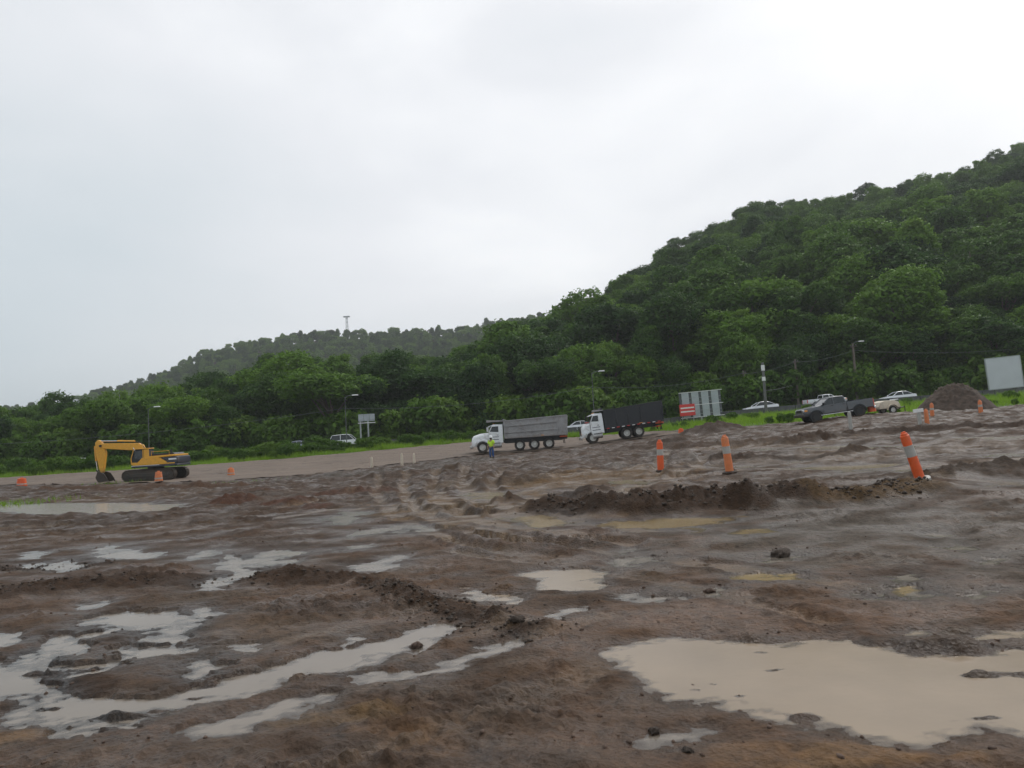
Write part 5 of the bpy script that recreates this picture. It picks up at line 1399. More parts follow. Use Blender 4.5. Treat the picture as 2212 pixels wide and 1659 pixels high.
# ------------------------------------------------------------------ cars and pickups
def car(name, loc, rot, paint, label, roof_z=1.42, kind='sedan', cat='car'):
    root = empty(name, loc, rot)
    W = 0.88
    def ring(x, zb, zt, hw): return [(x, -hw, zb), (x, hw, zb), (x, hw, zt * 0.6 + zb * 0.4), (x, hw - 0.05, zt), (x, -hw + 0.05, zt), (x, -hw, zt * 0.6 + zb * 0.4)]
    if kind == 'sedan':
        prof = [(2.2, 0.35, 0.62, 0.72), (2.1, 0.25, 0.72, 0.80), (1.5, 0.22, 0.83, W), (0.9, 0.22, 0.92, W), (-1.3, 0.22, 0.96, W), (-1.9, 0.25, 0.98, W - 0.04), (-2.15, 0.35, 0.92, 0.78)]
        gh = [(0.98, 0.91), (0.25, roof_z - 0.03), (-0.35, roof_z), (-0.95, roof_z - 0.06), (-1.65, 0.97)]
    else:
        prof = [(2.2, 0.35, 0.70, 0.74), (2.1, 0.28, 0.85, 0.82), (1.5, 0.25, 0.95, W), (1.0, 0.25, 1.02, W), (-1.4, 0.25, 1.06, W), (-2.0, 0.28, 1.06, W - 0.04), (-2.12, 0.35, 1.0, 0.8)]
        gh = [(1.15, 1.0), (0.45, roof_z - 0.03), (-0.5, roof_z), (-1.7, roof_z - 0.05), (-2.05, 1.05)]
    bd = MB(); bd.loft([ring(*p) for p in prof]).build('body', paint, root, 0.03)
    gm = MB(); gm.loft([[(x, -W + 0.05, z) for x, z in gh], [(x * 0.97 + (-0.01), -W + 0.17 + 0.0, z) for x, z in gh], [(x * 0.97 - 0.01, W - 0.17, z) for x, z in gh], [(x, W - 0.05, z) for x, z in gh]])
    # greenhouse: tapered glass block with a painted roof and pillars
    gl = MB(); b0, b1 = gh[0], gh[-1]
    lo_ = [(b0[0], -W + 0.05, b0[1]), (b0[0], W - 0.05, b0[1]), (b1[0], W - 0.05, b1[1]), (b1[0], -W + 0.05, b1[1])]
    hi_ = [(gh[1][0], -W + 0.2, roof_z - 0.05), (gh[1][0], W - 0.2, roof_z - 0.05), (gh[3][0], W - 0.2, roof_z - 0.07), (gh[3][0], -W + 0.2, roof_z - 0.07)]
    gl.loft([lo_, hi_]); gl.build('windows', M['glass'], root, 0.02)
    rf = MB(); xs_ = [(gh[1][0] + 0.04, roof_z - 0.055, W - 0.19), (gh[1][0] - 0.25, roof_z - 0.01, W - 0.21), (gh[2][0], roof_z + 0.005, W - 0.21), (gh[3][0] + 0.1, roof_z - 0.03, W - 0.21), (gh[3][0] - 0.04, roof_z - 0.075, W - 0.19)]
    rf.loft([[(x, -h, z - 0.03), (x, h, z - 0.03), (x, h - 0.08, z + 0.02), (x, -h + 0.08, z + 0.02)] for x, z, h in xs_]).build('roof', paint, root, 0.01)
    for s in (1, -1):
        for a_, b_ in ((lo_[0], hi_[0]), (lo_[3], hi_[3])):
            p_ = MB(); p_.tube([(a_[0], s * (W - 0.05), a_[2]), (b_[0], s * (W - 0.2), b_[2])], 0.035, 6); p_.build('pillar', paint, root)
        mx = (gh[1][0] + gh[3][0]) / 2
        p_ = MB(); p_.tube([(mx, s * (W - 0.045), 0.95), (mx, s * (W - 0.195), roof_z - 0.06)], 0.035, 6); p_.build('pillar', paint, root)
        m_ = MB(); m_.box((gh[0][0] - 0.15, s * (W + 0.06), 1.0), (0.12, 0.16, 0.11)); m_.build('mirror', paint, root, 0.03)
        l_ = MB(); l_.box((2.1, s * 0.6, 0.66), (0.16, 0.3, 0.12)); l_.build('headlight', M['lamp'], root, 0.03)
        l_ = MB(); l_.box((-2.1, s * 0.62, 0.82), (0.12, 0.26, 0.13)); l_.build('tail_light', M['red'], root, 0.03)
        for x in (1.35, -1.3): wheel(root, x, s * 0.78, 0.31, 0.31, 0.2, s, M['rim'], lugs=False)
    return tag(root, label, cat)
def on_highway(px, lane_y):
    x = ray(px, 900).x * lane_y
    return (x, lane_y, hz1(x))
hp = R(1.8)
for nm, px, ly, left, paint, lab, kind in [
    ('car', 165, 101.8, True, M['carwhite'], 'white car on the highway left of the excavator arm', 'sedan'),
    ('car', 637, 103.0, True, M['silver'], 'silver-blue car on the highway half hidden by the verge weeds', 'sedan'),
    ('van', 747, 101.5, False, M['carwhite'], 'small white van on the highway below the grey sign', 'van'),
    ('car', 1247, 107.5, True, M['carwhite'], 'white car glimpsed on the highway between the two dump trucks', 'sedan'),
    ('car', 1645, 101.6, True, M['carwhite'], 'white car on the highway in front of the lamp post, left of the pickup', 'sedan'),
    ('car', 1943, 101.6, True, M['carwhite'], 'white car on the highway between the grey pickup and the dirt pile', 'sedan')]:
    L_ = on_highway(px, ly)
    car(nm, L_, (0, hp if left else -hp, R(180) if left else 0), paint, lab, 1.42 if kind == 'sedan' else 1.75, kind, 'car' if nm == 'car' else 'van')

def pickup(loc, rot, paint, label, orange=False):
    root = empty('pickup_truck', loc, rot)
    W = 0.93
    bd = MB()
    def ring(x, zb, zt, hw): return [(x, -hw + 0.08, zb), (x, hw - 0.08, zb), (x, hw, zb + 0.2), (x, hw, zt - 0.16), (x, hw - 0.06, zt), (x, -hw + 0.06, zt), (x, -hw, zt - 0.16), (x, -hw, zb + 0.2)]
    bd.loft([ring(*p) for p in [(2.62, 0.62, 0.98, 0.80), (2.5, 0.5, 1.08, 0.88), (1.9, 0.5, 1.14, W), (1.25, 0.5, 1.2, W), (-0.62, 0.5, 1.2, W)]]); bd.build('body', paint, root, 0.04)
    for s in (1, -1):
        b = MB(); b.box((-1.62, s * (W - 0.06), 0.90), (1.98, 0.12, 0.62)); bs = b.build('bed_side', paint, root, 0.04)
        b = MB(); b.box((-1.62, s * (W - 0.06), 1.225), (1.9, 0.1, 0.03)); b.build('rail_cap', M['black'], bs)
        for x in (1.72, -1.5):
            a = MB(); pts = [(x + 0.52 * math.cos(math.pi * k / 10), 0.42 + 0.5 * math.sin(math.pi * k / 10)) for k in range(11)]
            inn = [(x + 0.42 * math.cos(math.pi * k / 10), 0.42 + 0.41 * math.sin(math.pi * k / 10)) for k in range(11)]
            for k in range(10): a.prism([pts[k], pts[k + 1], inn[k + 1], inn[k]], s * (W - 0.12), s * (W + 0.035))
            a.build('wheel_arch', M['black'], root)
            a = MB(); a.cyl((x, s * (W - 0.3), 0.42), (x, s * (W + 0.004), 0.42), 0.44, n=20); a.build('wheel_well', M['interior'], root)
            wheel(root, x, s * 0.82, 0.39, 0.39, 0.25, s, M['steel'], lugs=True)
        b = MB(); b.box((0.2, s * (W + 0.02), 0.48), (2.4, 0.16, 0.05)); b.build('running_board', M['chrome'], root, 0.015)
        b = MB(); b.box((1.1, s * (W + 0.1), 1.3), (0.14, 0.22, 0.18)); b.build('mirror', M['black'], root, 0.04)
        b = MB(); b.box((2.5, s * 0.66, 0.95), (0.2, 0.36, 0.16)); b.build('headlight', M['lamp'], root, 0.04)
        b = MB(); b.box((2.42, s * 0.885, 0.94), (0.22, 0.06, 0.12)); b.build('turn_signal', M['amber'], root, 0.02)
        b = MB(); b.box((-2.6, s * (W - 0.07), 0.98), (0.07, 0.15, 0.40)); b.build('tail_light', M['red'], root, 0.02)
        for x0, x1 in ((1.12, 0.32), (0.30, -0.52)):
            d = MB(); d.box(((x0 + x1) / 2, s * (W + 0.003), 0.88), (x0 - x1 - 0.015, 0.012, 0.6)); dd = d.build('door', paint, root, 0.008)
            h = MB(); h.box((x1 + 0.15, s * (W + 0.022), 1.08), (0.18, 0.03, 0.04)); h.build('handle', M['black'], dd)
    b = MB(); b.box((-1.62, 0, 0.64), (1.98, 1.7, 0.06)); b.build('bed_floor', M['black'], root)
    b = MB(); b.box((-2.6, 0, 0.92), (0.06, 1.58, 0.54)); tgo = b.build('tailgate', paint, root, 0.02)
    b = MB(); b.box((-2.7, 0, 0.55), (0.16, 1.75, 0.18)); b.build('rear_bumper', M['chrome'], root, 0.03)
    b = MB(); b.box((2.66, 0, 0.60), (0.18, 1.8, 0.24)); b.build('front_bumper', M['steel'], root, 0.05)
    b = MB(); b.box((2.6, 0, 0.93), (0.06, 1.0, 0.2)); b.build('grille', M['black'], root, 0.02)
    gl = MB()
    lo_ = [(1.22, -W + 0.05, 1.18), (1.22, W - 0.05, 1.18), (-0.6, W - 0.05, 1.18), (-0.6, -W + 0.05, 1.18)]
    hi_ = [(0.55, -W + 0.2, 1.66), (0.55, W - 0.2, 1.66), (-0.5, W - 0.2, 1.66), (-0.5, -W + 0.2, 1.66)]
    gl.loft([lo_, hi_]); cab = gl.build('windows', M['glass'], root, 0.02)
    r_ = MB(); r_.loft([[(0.62, -0.74, 1.63), (0.62, 0.74, 1.63), (0.58, 0.66, 1.69), (0.58, -0.66, 1.69)], [(0.0, -0.75, 1.66), (0.0, 0.75, 1.66), (0.0, 0.66, 1.73), (0.0, -0.66, 1.73)], [(-0.55, -0.74, 1.63), (-0.55, 0.74, 1.63), (-0.52, 0.66, 1.70), (-0.52, -0.66, 1.70)]]); r_.build('roof', paint, root, 0.02)
    for s in (1, -1):
        for a_, b_ in (((1.22, 1.18), (0.55, 1.66)), ((0.31, 1.18), (0.28, 1.66)), ((-0.58, 1.18), (-0.5, 1.66))):
            p_ = MB(); p_.tube([(a_[0], s * (W - 0.05), a_[1]), (b_[0], s * (W - 0.2), b_[1])], 0.045, 6); p_.build('pillar', paint, root)
    return tag(root, label, 'pickup truck')
ppos = at(1805, 908, 58)
pz = place_pitch(ppos[0] - 1.7, 58, ppos[0] + 1.5, 58)
pickup((ppos[0], 58, T1(ppos[0], 58) - 0.06), (0, pz, R(180)), M['greypaint'], 'dark grey pickup truck parked on the grass edge, seen from its left side')
px_ = on_highway(1785, 101.6)
pickup((px_[0], px_[1], px_[2]), (0, -hp, 0), M['white'], 'white pickup truck on the highway behind the dark grey pickup')

# ------------------------------------------------------------------ channelizer posts, drums, cones
def channelizer(px, py, dep, hgt, lean, m, bands, label, base=True, r=0.10, cat='traffic post', group=None, zoff=0.0):
    """Tube post with reflective bands on a flat rubber foot; lean in degrees to the left in the photograph."""
    p = at(px, py, dep)
    root = empty('traffic_post', (p[0], p[1], G1(p[0], p[1]) + 0.0 + zoff))
    root.rotation_euler = (R(1.5), R(-lean), R(random.uniform(-40, 40)) if abs(lean) < 0.1 else 0)
    mb = MB()
    mb.lathe([(r * 1.0, -0.05), (r, 0.2), (r * 0.92, hgt - 0.14), (r * 0.90, hgt - 0.06), (r * 0.72, hgt - 0.05), (r * 0.68, hgt - 0.005), (r * 0.3, hgt)], n=20)
    mb.build('post', m, root)
    h_ = MB(); h_.box((0, 0, hgt + 0.015), (r * 0.9, 0.025, 0.05)); h_.build('grip', m, root, 0.01)
    for a, b in bands:
        rr_ = lambda z: r * (1 - 0.08 * (z - 0.2) / (hgt - 0.34)) + 0.004
        k = MB(); k.lathe([(rr_(a * hgt) - 0.003, a * hgt), (rr_(a * hgt), a * hgt), (rr_(b * hgt), b * hgt), (rr_(b * hgt) - 0.003, b * hgt)], n=20); k.build('reflective_band', M['reflwhite'], root)
    if base:
        k = MB(); k.lathe([(0.23, -0.05), (0.24, 0.0), (0.21, 0.025), (r * 1.2, 0.04)], n=8); k.build('foot', M['clod'] if base is True else base, root)
    return tag(root, label, cat, group)
B2 = [(0.52, 0.72)]
channelizer(1427, 1010, 28, 1.08, -1.0, M['orange'], B2, 'upright orange post with a grey band, leftmost of the three in the near mud', r=0.12)
channelizer(1577, 1028, 24, 1.12, 5.0, M['oldorange'], B2, 'slightly leaning faded orange post, middle one of the three in the near mud', r=0.122)
channelizer(1988, 1037, 18, 1.12, 16, M['orange'], [(0.50, 0.74)], 'strongly leaning orange post with pale foot, nearest and rightmost of the three', base=M['reflwhite'], r=0.112)  # foot coloured pale to stand in for water shine on it
channelizer(1838, 922, 45, 1.0, 3, M['reflwhite'], [], 'plain pale post in the mud in front of the grey pickup', base=False, r=0.11)
channelizer(1988, 919, 44, 0.85, 2, M['reflwhite'], [], 'pale post with a white plate on top, beside the orange and brown posts', base=False, r=0.11)
channelizer(2003, 915, 44, 0.92, 2, M['oldorange'], [], 'faded orange post directly right of the pale post with the plate', base=False, r=0.12)
channelizer(2014, 899, 50, 0.78, 0, M['oldorange'], [(0.45, 0.62)], 'faded orange post at the left foot of the dirt pile', base=False, r=0.12)
channelizer(2119, 891, 50, 0.8, 2, M['oldorange'], [(0.5, 0.68)], 'faded orange post at the right foot of the dirt pile', base=False, r=0.13)
channelizer(803, 1001, 62, 0.95, 0, M['cream'], [], 'cream post at the edge of the haul road, leftmost of a row of three', base=False, r=0.11)
channelizer(868, 994, 64, 1.0, 0, M['cream'], [], 'cream post at the edge of the haul road, middle of a row of three', base=False, r=0.11)
channelizer(894, 987, 68, 0.85, 0, M['cream'], [], 'cream post at the edge of the haul road, rightmost of a row of three', base=False, r=0.11)
# plate on the pale post
p = at(1988, 919, 44)
mb = MB(); mb.box((0, 0, 0), (0.62, 0.04, 0.2)); o = mb.build('marker_plate', M['signwhite'], None, 0.01)
o.location = (p[0] - 0.12, p[1] - 0.14, G1(p[0], p[1]) + 0.86); o.rotation_euler = (0, R(-4), R(6)); tag(o, 'small white plate fixed at the top of the pale post', 'plate')

def drum(px, py, dep, hgt, r, label, stripes=2, m='orange', rot=(0, 0, 0), loc=None, name='traffic_drum'):
    p = at(px, py, dep) if loc is None else loc
    root = empty(name, (p[0], p[1], (G1(p[0], p[1]) + 0.02) if loc is None else p[2]), rot)
    mb = MB(); pr = []
    for k in range(5):
        z0 = hgt * k / 5; ra = r * (1 - 0.05 * k)
        pr += [(ra, z0), (ra, z0 + hgt / 5 * 0.86), (ra * 0.95, z0 + hgt / 5 * 0.9)]
    pr += [(r * 0.74, hgt), (r * 0.3, hgt + 0.01)]
    mb.lathe(pr, n=22); mb.build('drum', M[m], root)
    for k in range(stripes):
        z0 = hgt * (2 * k + 1) / 5; ra = r * (1 - 0.05 * (2 * k + 1)) + 0.006
        b = MB(); b.lathe([(ra - 0.004, z0 + 0.01), (ra, z0 + 0.01), (ra, z0 + hgt / 5 * 0.84), (ra - 0.004, z0 + hgt / 5 * 0.84)], n=22); b.build('reflective_band', M['reflwhite'], root)
    b = MB(); b.box((0, 0, hgt + 0.04), (r * 0.7, 0.03, 0.07)); b.build('handle', M[m], root, 0.01)
    return tag(root, label, 'traffic drum')
drum(1472, 946, 66, 0.55, 0.26, 'short orange drum with a pale band on the mud right of the black truck', 1)
drum(47, 1048, 62, 0.62, 0.38, 'orange drum at the far left edge of the haul road', 1)
drum(343, 1042, 54, 0.62, 0.27, 'faded orange drum standing in front of the excavator tracks', 1, 'oldorange')
drum(499, 1026, 64, 0.55, 0.30, 'faded orange drum on the haul road right of the excavator', 1, 'oldorange')
# orange drum at the pickup's tail
p = at(1884, 893, 57.6)
drum(0, 0, 0, 0.72, 0.3, 'orange drum standing at the tail end of the dark grey pickup', 0, 'orange', (0, R(-4), 0), (p[0], 57.6, T1(p[0], 57.6) + 0.2))

# ------------------------------------------------------------------ small cream trailer on the grass
p = at(1916, 897, 60)
root = empty('utility_trailer', (p[0], p[1], T1(p[0], p[1]) + 0.05), (0, R(-3), R(4)))
mb = MB(); mb.prism([(-0.85, 0.42), (-0.9, 0.62), (-0.75, 0.95), (-0.35, 1.05), (0.45, 1.0), (0.75, 0.85), (0.85, 0.5), (0.8, 0.42)], -0.6, 0.6); mb.build('housing', M['cream'], root, 0.06)
mb = MB(); mb.box((0.0, 0, 0.38), (1.7, 1.1, 0.08)); mb.build('frame', M['steel'], root, 0.01)
mb = MB(); mb.tube([(0.8, -0.3, 0.40), (1.5, 0, 0.42)], 0.035, 8); mb.tube([(0.8, 0.3, 0.40), (1.5, 0, 0.42)], 0.035, 8); mb.cyl((1.5, 0, 0.0), (1.5, 0, 0.5), 0.03, n=8); mb.build('drawbar', M['steel'], root)
for s in (1, -1):
    wheel(root, 0.1, s * 0.72, 0.3, 0.3, 0.18, s, M['rim'], lugs=False)
    mb = MB(); pts = [(0.1 + 0.40 * math.cos(math.pi * k / 8), 0.32 + 0.38 * math.sin(math.pi * k / 8)) for k in range(9)]
    for a, b in zip(pts[:-1], pts[1:]): mb.prism([a, b, (b[0], b[1] + 0.03), (a[0], a[1] + 0.03)], s * 0.62, s * 0.84)
    mb.build('mudguard', M['cream'], root)
mb = MB(); mb.box((0.55, -0.3, 1.06), (0.5, 0.4, 0.06)); mb.build('lid', M['white'], root, 0.02)
tag(root, 'small cream wheeled trailer on the grass between the grey pickup and the dirt pile', 'trailer')

# ------------------------------------------------------------------ dirt pile
def clod_pile(name, px, py, dep, rx, ry, h, label, m):
    p = at(px, py, dep); n = 90
    r = np.linspace(0, 1, 60); a = np.linspace(0, 2 * math.pi, n, endpoint=False)
    RR, AA = np.meshgrid(r, a, indexing='ij')
    X = RR * np.cos(AA) * rx; Y = RR * np.sin(AA) * ry
    prof = np.clip(1 - RR, 0, 1) ** 0.85 * (1 - 0.25 * np.exp(-(RR / 0.25) ** 2))
    Z = h * prof * (1 + 0.25 * fbm(X * 0.5, Y * 0.5, 3, 5)) + (1 - RR) ** 0.5 * ((np.abs(fbm(X * 1.8, Y * 1.8, 4, 8, 0.6)) - 0.25) * 0.5 + fbm(X * 6, Y * 6, 3, 9) * 0.05) - 0.12 * RR
    Z += T(p[0] + X, p[1] + Y) - T1(p[0], p[1])
    V = np.stack([X.ravel(), Y.ravel(), Z.ravel()], 1)
    i, j = np.meshgrid(np.arange(59), np.arange(n), indexing='ij'); i = i.ravel(); j = j.ravel(); j2 = (j + 1) % n
    F = np.stack([i * n + j, (i + 1) * n + j, (i + 1) * n + j2, i * n + j2], 1)
    o = link_mesh(name, mesh_np(name, V, Fq=F), m)
    o.data.polygons.foreach_set('use_smooth', np.ones(len(F), bool))
    o.location = (p[0], p[1], T1(p[0], p[1]))
    return tag(o, label, 'dirt pile')
M['pile'] = mat('dug_brown_soil', (0.068, 0.046, 0.033), 0.9, noise=0.45, nscale=3.5, bump=0.9)
clod_pile('dirt_pile', 2062, 899, 62, 3.3, 2.8, 3.2, 'tall brown dirt pile at the right, in front of the wood', M['pile'])

# ------------------------------------------------------------------ clods: the countable ones, and the small lumps as one mass
def clod_mesh(seed, flat=0.7):
    b = bmesh.new(); bmesh.ops.create_icosphere(b, subdivisions=3, radius=1.0)
    gg = np.random.default_rng(seed)
    off = gg.random(3) * 20
    for v in b.verts:
        d = v.co.copy(); k = 1 + 0.75 * float(pn(np.array([d.x * 1.6 + off[0]]), np.array([d.y * 1.6 + d.z * 1.3 + off[1]]), seed)[0]) + 0.6 * float(pn(np.array([d.x * 3.5 + off[2]]), np.array([d.y * 3.5 - d.z * 3]), seed + 1)[0])
        v.co = Vector((d.x * k, d.y * k, d.z * k * flat))
    me = bpy.data.meshes.new('clod'); b.to_mesh(me); b.free(); return me
for px, py, s, m, lab in [(1685, 1193, 0.13, 'clod', 'large dark clod alone on the wet mud right of centre'), (1533, 1273, 0.05, 'redclod', 'small red-brown clod on the smooth mud above the big puddle'), (1500, 1470, 0.045, 'redclod', 'small red-brown clod in the big puddle, left of two'),
                          (1545, 1462, 0.04, 'redclod', 'small red-brown clod in the big puddle, right of two'), (1412, 1570, 0.034, 'clod', 'dark clod beside the small pale puddle at the bottom'), (1115, 1352, 0.06, 'clod', 'dark clod at the end of the left windrow'),
                          (1485, 1620, 0.03, 'clod', 'dark clod at the bottom edge below the big puddle'), (900, 1390, 0.05, 'redclod', 'small clod in the long track puddle')]:
    x, yv = hit(px, py); o = link_mesh('dirt_clod', clod_mesh(px), M[m]); o.location = (x, yv, G1(x, yv) + s * 0.05); o.scale = (s * 1.3, s, s); o.rotation_euler = (0, 0, px)
    o.data.polygons.foreach_set('use_smooth', [True] * len(o.data.polygons)); tag(o, lab, 'clod')
def lumps(name, n, sampler, smin, smax, m, label):
    gg = np.random.default_rng(44); protos = []
    for k in range(4):
        b = bmesh.new(); bmesh.ops.create_icosphere(b, subdivisions=1, radius=1.0)
        V = np.array([v.co for v in b.verts]); F = np.array([[v.index for v in f.verts] for f in b.faces]); b.free()
        V = V * (1 + gg.normal(0, 0.3, (len(V), 1))) * np.array([1, 0.8, 0.6]); protos.append((V, F))
    X, Y = sampler(gg, n); Z = ground(X, Y)
    s = smin + (smax - smin) * gg.random(n) ** 2.5
    Vs, Fs, base = [], [], 0
    for i in range(n):
        V, F = protos[i % 4]; a = gg.random() * 6.28; c_, s_ = math.cos(a), math.sin(a)
        W_ = V * s[i]; W_ = np.stack([W_[:, 0] * c_ - W_[:, 1] * s_, W_[:, 0] * s_ + W_[:, 1] * c_, W_[:, 2]], 1) + np.array([X[i], Y[i], Z[i] + s[i] * 0.15])
        Vs.append(W_); Fs.append(F + base); base += len(V)
    me = mesh_np(name, np.concatenate(Vs), Ft=np.concatenate(Fs)); me.polygons.foreach_set('use_smooth', np.ones(len(me.polygons), bool))
    return tag(link_mesh(name, me, m), label, 'clods', kind='stuff')
def along(idx, spread):
    def f(gg, n):
        X, Y = [], []
        for _ in range(n):
            pts = WIN[idx[int(gg.integers(len(idx)))]][0]; hw = 0.55; k = int(gg.integers(len(pts) - 1)); t_ = gg.random()
            X.append(pts[k][0] * (1 - t_) + pts[k + 1][0] * t_ + gg.normal(0, spread)); Y.append(pts[k][1] * (1 - t_) + pts[k + 1][1] * t_ + gg.normal(0, spread))
        return np.array(X), np.array(Y)
    return f
lumps('left_windrow_clods', 1700, along([2, 3, 4], 0.24), 0.006, 0.036, M['clod'], 'loose dark soil lumps along the left windrow')
lumps('right_windrow_clods', 800, along([0, 0, 1], 0.33), 0.012, 0.06, M['clod'], 'loose dark soil lumps on the right windrow below the posts')
def field(gg, n):
    d = 3.5 + 22 * gg.random(n) ** 1.3; u = gg.uniform(-0.72, 0.68, n); return d * u, d
lumps('scattered_clods', 1300, field, 0.004, 0.026, M['redclod'], 'small soil lumps scattered over the near mud')

# ------------------------------------------------------------------ signs and billboards
def post(mb, x, y, z0, z1, w=0.14): mb.box((x, y, (z0 + z1) / 2), (w, w, z1 - z0))
# slatted billboard seen from behind, standing just past the barrier
bx = at(1517, 898, 98)
root = empty('billboard', (bx[0], 98.0, T1(bx[0], 98.0)), (0, R(-2.2), 0))
zb, zt = at(1517, 900, 98)[2] - root.location.z, at(1517, 845, 98)[2] - root.location.z
wd = 5.0
for k in range(4):
    mb = MB(); mb.box((-wd / 2 + 0.62 + k * 1.25, 0, (zb + zt) / 2), (0.9, 0.05, zt - zb - 0.06)); mb.build('sheet_panel', M['panel'], root, 0.01)
for k in range(5):
    mb = MB(); mb.box((-wd / 2 + k * 1.25, 0.10, (zb + zt) / 2), (0.3, 0.12, zt - zb - 0.1)); mb.build('upright', M['darkgalv'], root, 0.01)
for zz in (zb, (zb + zt) / 2 - 0.05, zt):
    mb = MB(); mb.box((0.08, -0.07, zz), (wd + 0.5, 0.08, 0.07)); mb.build('crossbar', M['signwhite'], root)
for zz in (zb + 0.85, zt - 0.75, zt - 1.25, zb + 0.4):
    mb = MB(); mb.box((0.08, -0.045, zz), (wd, 0.03, 0.04)); mb.build('thin_crossbar', M['galv'], root)
for x in (-1.9, 0, 1.9):
    mb = MB(); post(mb, x, 0.3, -0.3, zb + 0.4, 0.18); mb.build('leg', M['galv'], root)
    mb = MB(); mb.tube([(x, 0.25, zt - 0.4), (x, 1.8, -0.2)], 0.06, 6); mb.build('brace', M['galv'], root)
tag(root, 'slatted grey sheet-metal billboard seen from behind, above the barrier', 'billboard')
# red and white board before its lower left corner
sx = at(1486, 886, 97.4)
root = empty('roadwork_sign', (sx[0], 97.4, T1(sx[0], 97.4)), (0, R(-2.2), 0))
z0, z1 = at(1486, 898, 97.4)[2] - root.location.z, at(1486, 873, 97.4)[2] - root.location.z
mb = MB(); mb.box((0, 0, (z0 + z1) / 2), (1.95, 0.04, z1 - z0)); mb.build('board', M['signred'], root, 0.01)
for f in (0.36, 0.68):
    mb = MB(); mb.box((0.02, -0.024, z0 + f * (z1 - z0)), (1.72, 0.008, 0.17)); mb.build('white_stripe', M['signwhite'], root)
for x in (-0.7, 0.7):
    mb = MB(); post(mb, x, 0.05, -0.2, z1 - 0.1, 0.07); mb.build('leg', M['galv'], root)
tag(root, 'red road sign with two white stripes at the slatted billboard', 'road sign')
# blank billboard at the right edge
bx = at(2172, 806, 92)
root = empty('billboard', (bx[0], 92.0, T1(bx[0], 92.0)), (0, R(-2.8), R(-4)))
zb, zt = at(2172, 838, 92)[2] - root.location.z, at(2172, 772, 92)[2] - root.location.z
mb = MB(); mb.box((0, 0, (zb + zt) / 2), (3.9, 0.12, zt - zb)); mb.build('panel', M['panel_white'], root, 0.02)
for zz, hgt_ in ((zb - 0.04, 0.1), (zt + 0.04, 0.1)):
    mb = MB(); mb.box((0, 0, zz), (4.05, 0.18, hgt_)); mb.build('frame_rail', M['galv'], root, 0.01)
for s in (-1, 1):
    mb = MB(); mb.box((s * 2.0, 0, (zb + zt) / 2), (0.1, 0.18, zt - zb)); mb.build('frame_side', M['galv'], root, 0.01)
    mb = MB(); post(mb, s * 1.2, 0.2, -0.4, zt - 0.3, 0.22); mb.build('leg', M['concrete'], root, 0.02)
tag(root, 'blank pale billboard at the right edge of the picture beyond the dirt pile', 'billboard')
# small highway sign, back towards us
sx = at(785, 905, 98)
root = empty('road_sign', (sx[0], 98.0, T1(sx[0], 98.0)))
z0, z1 = at(791, 912, 98)[2] - root.location.z, at(791, 895, 98)[2] - root.location.z
for k, xx in enumerate((-0.35, 0.35, 1.05)):
    mb = MB(); mb.box((xx + 0.05, 0, (z0 + z1) / 2 + 0.08), (0.66, 0.04, z1 - z0 - 0.1)); mb.build('sheet_panel', M['panel'], root)
mb = MB(); mb.box((0.4, -0.03, z0 - 0.08), (2.2, 0.06, 0.1)); mb.build('lower_bar', M['signwhite'], root)
for zz in (z0 + 0.3, z1 - 0.1):
    mb = MB(); mb.box((0.4, -0.04, zz), (2.15, 0.05, 0.06)); mb.build('crossbar', M['galv'], root)
for x in (-0.42, 0.55):
    mb = MB(); post(mb, x, 0.08, -0.5, z1, 0.17); mb.build('leg', M['galv'], root)
tag(root, 'small grey road sign on two legs seen from behind, left of the trucks', 'road sign')

# ------------------------------------------------------------------ poles, lamps and wires
def pole(px, py_top, dep, r0, r1, m, name='utility_pole', label='', lamp=None, bands=(), arm=True, cat='utility pole'):
    t_ = at(px, py_top, dep); zg = T1(t_[0], dep) if dep < 112 else float(hill(np.array([t_[0]]), np.array([dep]))[0])
    root = empty(name, (t_[0], dep, zg)); H_ = t_[2] - zg
    mb = MB(); mb.tube([(0, 0, -0.5), (0, 0, H_ * 0.5), (0, 0, H_)], [r0, (r0 + r1) / 2, r1], 12); mb.build('shaft', m, root)
    if arm:
        mb = MB(); mb.box((0, -0.1, H_ - 0.45), (0.12, 2.0, 0.12)); mb.build('crossarm', M['wood'], root, 0.01)
        for k in (-0.9, 0.0, 0.8):
            mb = MB(); mb.lathe([(0.05, 0), (0.08, 0.06), (0.05, 0.1), (0.07, 0.16), (0.03, 0.22)], (0, k - 0.1, H_ - 0.39), n=8); mb.build('insulator', M['concrete'], root)
    for zf, hb, wd_ in bands:
        mb = MB(); mb.lathe([(r0 + 0.02, zf), (r0 + 0.03, zf), (r0 + 0.03, zf + hb), (r0 + 0.02, zf + hb)], n=12); mb.build('white_band', M['signwhite'], root)
    if lamp:
        dx, up = lamp
        mb = MB(); mb.tube([(0, 0, H_ - 0.1), (dx * 0.5, -0.1, H_ + up * 0.8), (dx, -0.2, H_ + up)], 0.05, 8); mb.build('lamp_arm', M['dullgalv'], root)
        mb = MB(); mb.box((dx + math.copysign(0.35, dx), -0.22, H_ + up), (0.85, 0.3, 0.13), top=(0.8, 0.7)); mb.build('lamp_head', M['signwhite'], root, 0.03)
    tag(root, label, cat)
    return Vector((t_[0], dep, t_[2]))
q0 = pole(745, 858, 99, 0.07, 0.04, M['dullgalv'], 'lamp_post', 'thin street lamp post behind the small grey road sign', (1.0, 0.2), arm=False, cat='street lamp')
q1 = pole(1278, 806, 99, 0.07, 0.04, M['dullgalv'], 'lamp_post', 'thin street lamp post rising behind the black dump truck', (0.9, 0.2), arm=False, cat='street lamp')
